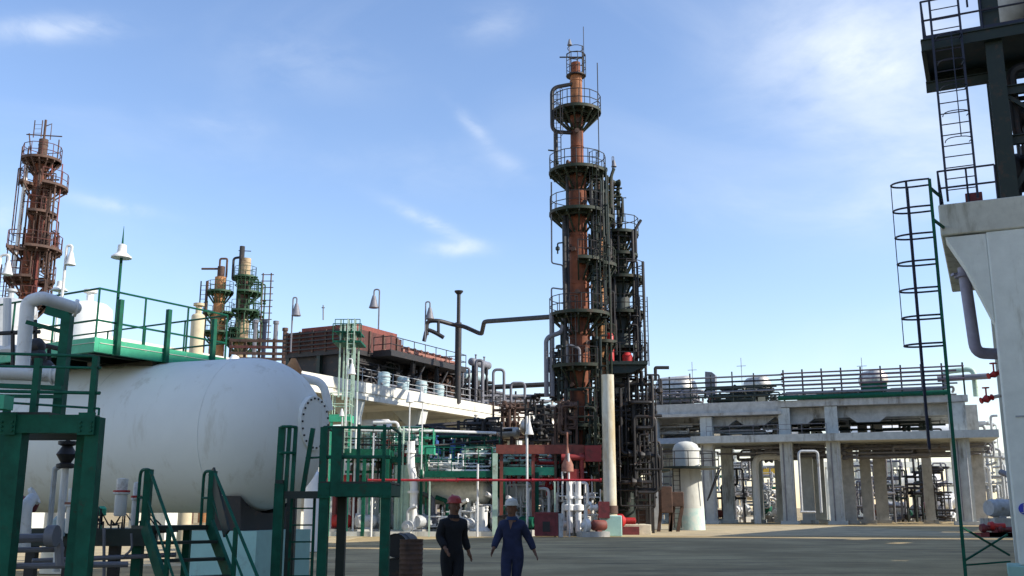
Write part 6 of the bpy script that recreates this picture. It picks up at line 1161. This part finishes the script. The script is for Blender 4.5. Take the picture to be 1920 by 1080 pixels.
    for s, arm in ((1, larm), (-1, rarm)):
        pts = [Vector(P(s*.158, lean*.6, sh-.065))]+[Vector(P(*q)) for q in arm]; e = pts[2]+(pts[1]-pts[2])*.06
        m1 = (pts[0]+pts[1])/2
        cs.append([('@', 3), (tuple(pts[0]), .098*k), (tuple(m1), .085*k), (tuple(pts[1]), .073*k), (tuple((pts[1]+e)/2+Vector((0, 0, .01))), .066*k), (tuple(e), .054*k)])
    for s, leg in ((1, lleg), (-1, rleg)):
        pts = [Vector(P(s*.10, 0, hip-.09))]+[Vector(P(*q)) for q in leg]; e = pts[2]+Vector((0, 0, .0))
        cs.append([('@', 0), (tuple(pts[0]), .118*k), (tuple((pts[0]+pts[1])/2), .102*k), (tuple(pts[1]), .083*k), (tuple((pts[1]+e)/2), .080*k), (tuple(e), .076*k)])
    skinned('coverall', cs, suit, t, 2)
    mb = MB(); mb.lathe(P(0, 0, 1.03), [(.172*k, 0), (.176*k, .02*k), (.172*k, .045*k)], 22); 
    # boots
    for s, leg in ((1, lleg), (-1, rleg)):
        a = Vector(P(*leg[1])); skinned('boot', [[(tuple(a+Vector((0, 0, .06))*k), .05*k), (tuple(a+Vector((0, .0, -.03))*k), (.05*k, .055*k)), (tuple(a+Vector((s*.02, -.13, -.055))*k), (.05*k, .032*k)), (tuple(a+Vector((s*.025, -.19, -.062))*k), (.042*k, .025*k))]], BLACK, t, 2)
    # collar and open neck
    mb = MB(); c0 = P(0, lean*.8-.01, sh+.05); mb.lathe(c0, [(.105*k, -.03*k), (.085*k, .03*k), (.075*k, .03*k), (.09*k, -.03)], 18); mb.part('collar', suit2, t)
    if neck: mb = MB(); mb.add([P(-.05, -.10+lean*.6, sh+.05), P(.05, -.10+lean*.6, sh+.05), P(0, -.152+lean*.4, sh-.13), P(0, -.06+lean*.6, sh+.04)], [(0, 2, 1), (0, 1, 3), (0, 3, 2), (1, 2, 3)]); mb.part('open_neck', SKIN, t)
    # hard hat
    cz = 1.675; mb = MB(); mb.lathe(P(0, -.035+lean, cz), [(.132*k, -.004*k), (.134*k, .004*k), (.112*k, .012*k), (.110*k, .045*k), (.097*k, .083*k), (.062*k, .112*k), (0, .122*k)], 26)
    mb.bar(P(0, -.14+lean, cz+.06), P(0, .07+lean, cz+.125), .03*k, .02*k); mb.lathe(P(0, -.12+lean, cz-.002), [(.10*k, 0), (.10*k, .012*k)], 18); mb.part('hard_hat', helmet, t, hl)
    return t
NAVY = mat('navy_coverall_cloth', (.005, .0055, .009), .9, var=.3, nscale=9); NAVY2 = mat('dark_collar_cloth', (.010, .010, .016), .9)
BLUEC = mat('blue_coverall_cloth', (.016, .022, .062), .9, var=.3, nscale=9); BLUEC2 = mat('blue_collar_cloth', (.015, .035, .09), .9)
p1_ = person('person walking in blackish coverall and red hard hat beside steel drums', xat(848, 1000, 16.9), 16.9, 1.80, NAVY, NAVY2, mat('red_hard_hat', (.35, .03, .025), .4), 'red hard hat',
       [(.225, .10, 1.16), (.30, .06, .93)], [(-.22, .0, 1.15), (-.19, -.20, .99)], [(.07, -.10, .50), (.03, .06, .10)], [(-.06, .02, .48), (-.03, .20, .12)], .88, lean=-.05, neck=False)
p2_ = person('person in blue coverall and white hard hat walking towards the viewer', xat(961, 1000, 17.5), 17.5, 1.76, BLUEC, BLUEC2, mat('white_hard_hat', (.5, .48, .42), .5), 'off white hard hat',
       [(.25, .09, 1.16), (.355, .06, .94)], [(-.245, -.04, 1.15), (-.27, -.24, .98)], [(.06, -.02, .50), (.04, .22, .13)], [(-.08, -.16, .51), (-.07, -.20, .09)], .96, lean=-.04)
p1_.rotation_euler.z = R(24); p2_.rotation_euler.z = R(-12)
g = gnd(893, 1003); mb = MB(); pts = [(g.x+cos(a_)*(.5+.02*k_), g.y+sin(a_)*(.5+.02*k_)+.3, .04+.02*k_) for k_ in range(4) for a_ in [2*pi*i/12 for i in range(12)]]
mb.tube(pts+[(g.x+.9, g.y-.4, .04), (g.x+2.2, g.y-.3, .04)], .035, 6); mb.solo('coiled_hose', LGREY, 'loose coil of grey hose on the ground behind the two people', 'hose')
# ================================================= UNSEEN PANELS ADDED TO SHADE THE YARD (outside the picture on the right)
def shade_wall(label, pts, h, holes):
    """pts: near and far plan corners of the added blocker; holes: (start, end, bottom, top) openings that let sun patches through"""
    a, b = Vector(pts[0]), Vector(pts[1]); d = (b-a).normalized(); L = (b-a).length
    t = thing('shade_blocker', label, 'wall', (a.x, a.y, 0), atan2(d.y, d.x)); F = fr(t)
    xs = sorted({0, L} | {q for o_ in holes for q in o_[:2]}); mb = MB(F); cp = MB(F)
    for x0, x1 in zip(xs[:-1], xs[1:]):
        hs = sorted((o_[2], o_[3]) for o_ in holes if o_[0] <= x0+1e-6 and o_[1] >= x1-1e-6); z = 0; top = h
        for z0, z1 in hs:
            if z1 >= h: top = z0; break
            mb.box(x0, x1, -.6, 0, z, z0); z = z1
        mb.box(x0, x1, -.6, 0, z, top); cp.box(x0, x1, -.7, .1, top+.002, top+.2)
    mb.part('blocker_panel', CONC, t); cp.part('blocker_cap', CONCW, t)
    x = 1
    while x < L: mb = MB(F); mb.box(x, x+.6, -1.2, -.603, 0, h*.85); mb.part('blocker_rib', CONCW, t); x += 6
    return t
shade_wall('unseen tall panel added right of the camera to shade the near yard', [(5.5, -4, 0), (20.5, 33, 0)], 18.4, [(29.2, 30.8, 4.9, 5.7), (37, 38.6, 4.9, 5.6), (34, 35.4, 16.4, 19)])  # added blocker; openings placed to drop sun patches on the yard
shade_wall('second taller unseen panel added to shade the middle yard from the right', [(20.5, 33, 0), (35.5, 53, 0)], 23.5, [(4, 5.6, 16.6, 24), (16.6, 18.8, 8.1, 9.0), (22.6, 24.3, 10.4, 11.5)])
shade_wall('third lower unseen panel added to shade the far right corner of the yard', [(36.6, 55, 0), (56, 90, 0)], 16.5, [(6, 8, 6, 7.5), (14, 17, 8, 10), (22, 24, 7, 9)])
# ================================================= labels of the setting
for o in list(C.objects):
    if o.get('kind') == 'structure':
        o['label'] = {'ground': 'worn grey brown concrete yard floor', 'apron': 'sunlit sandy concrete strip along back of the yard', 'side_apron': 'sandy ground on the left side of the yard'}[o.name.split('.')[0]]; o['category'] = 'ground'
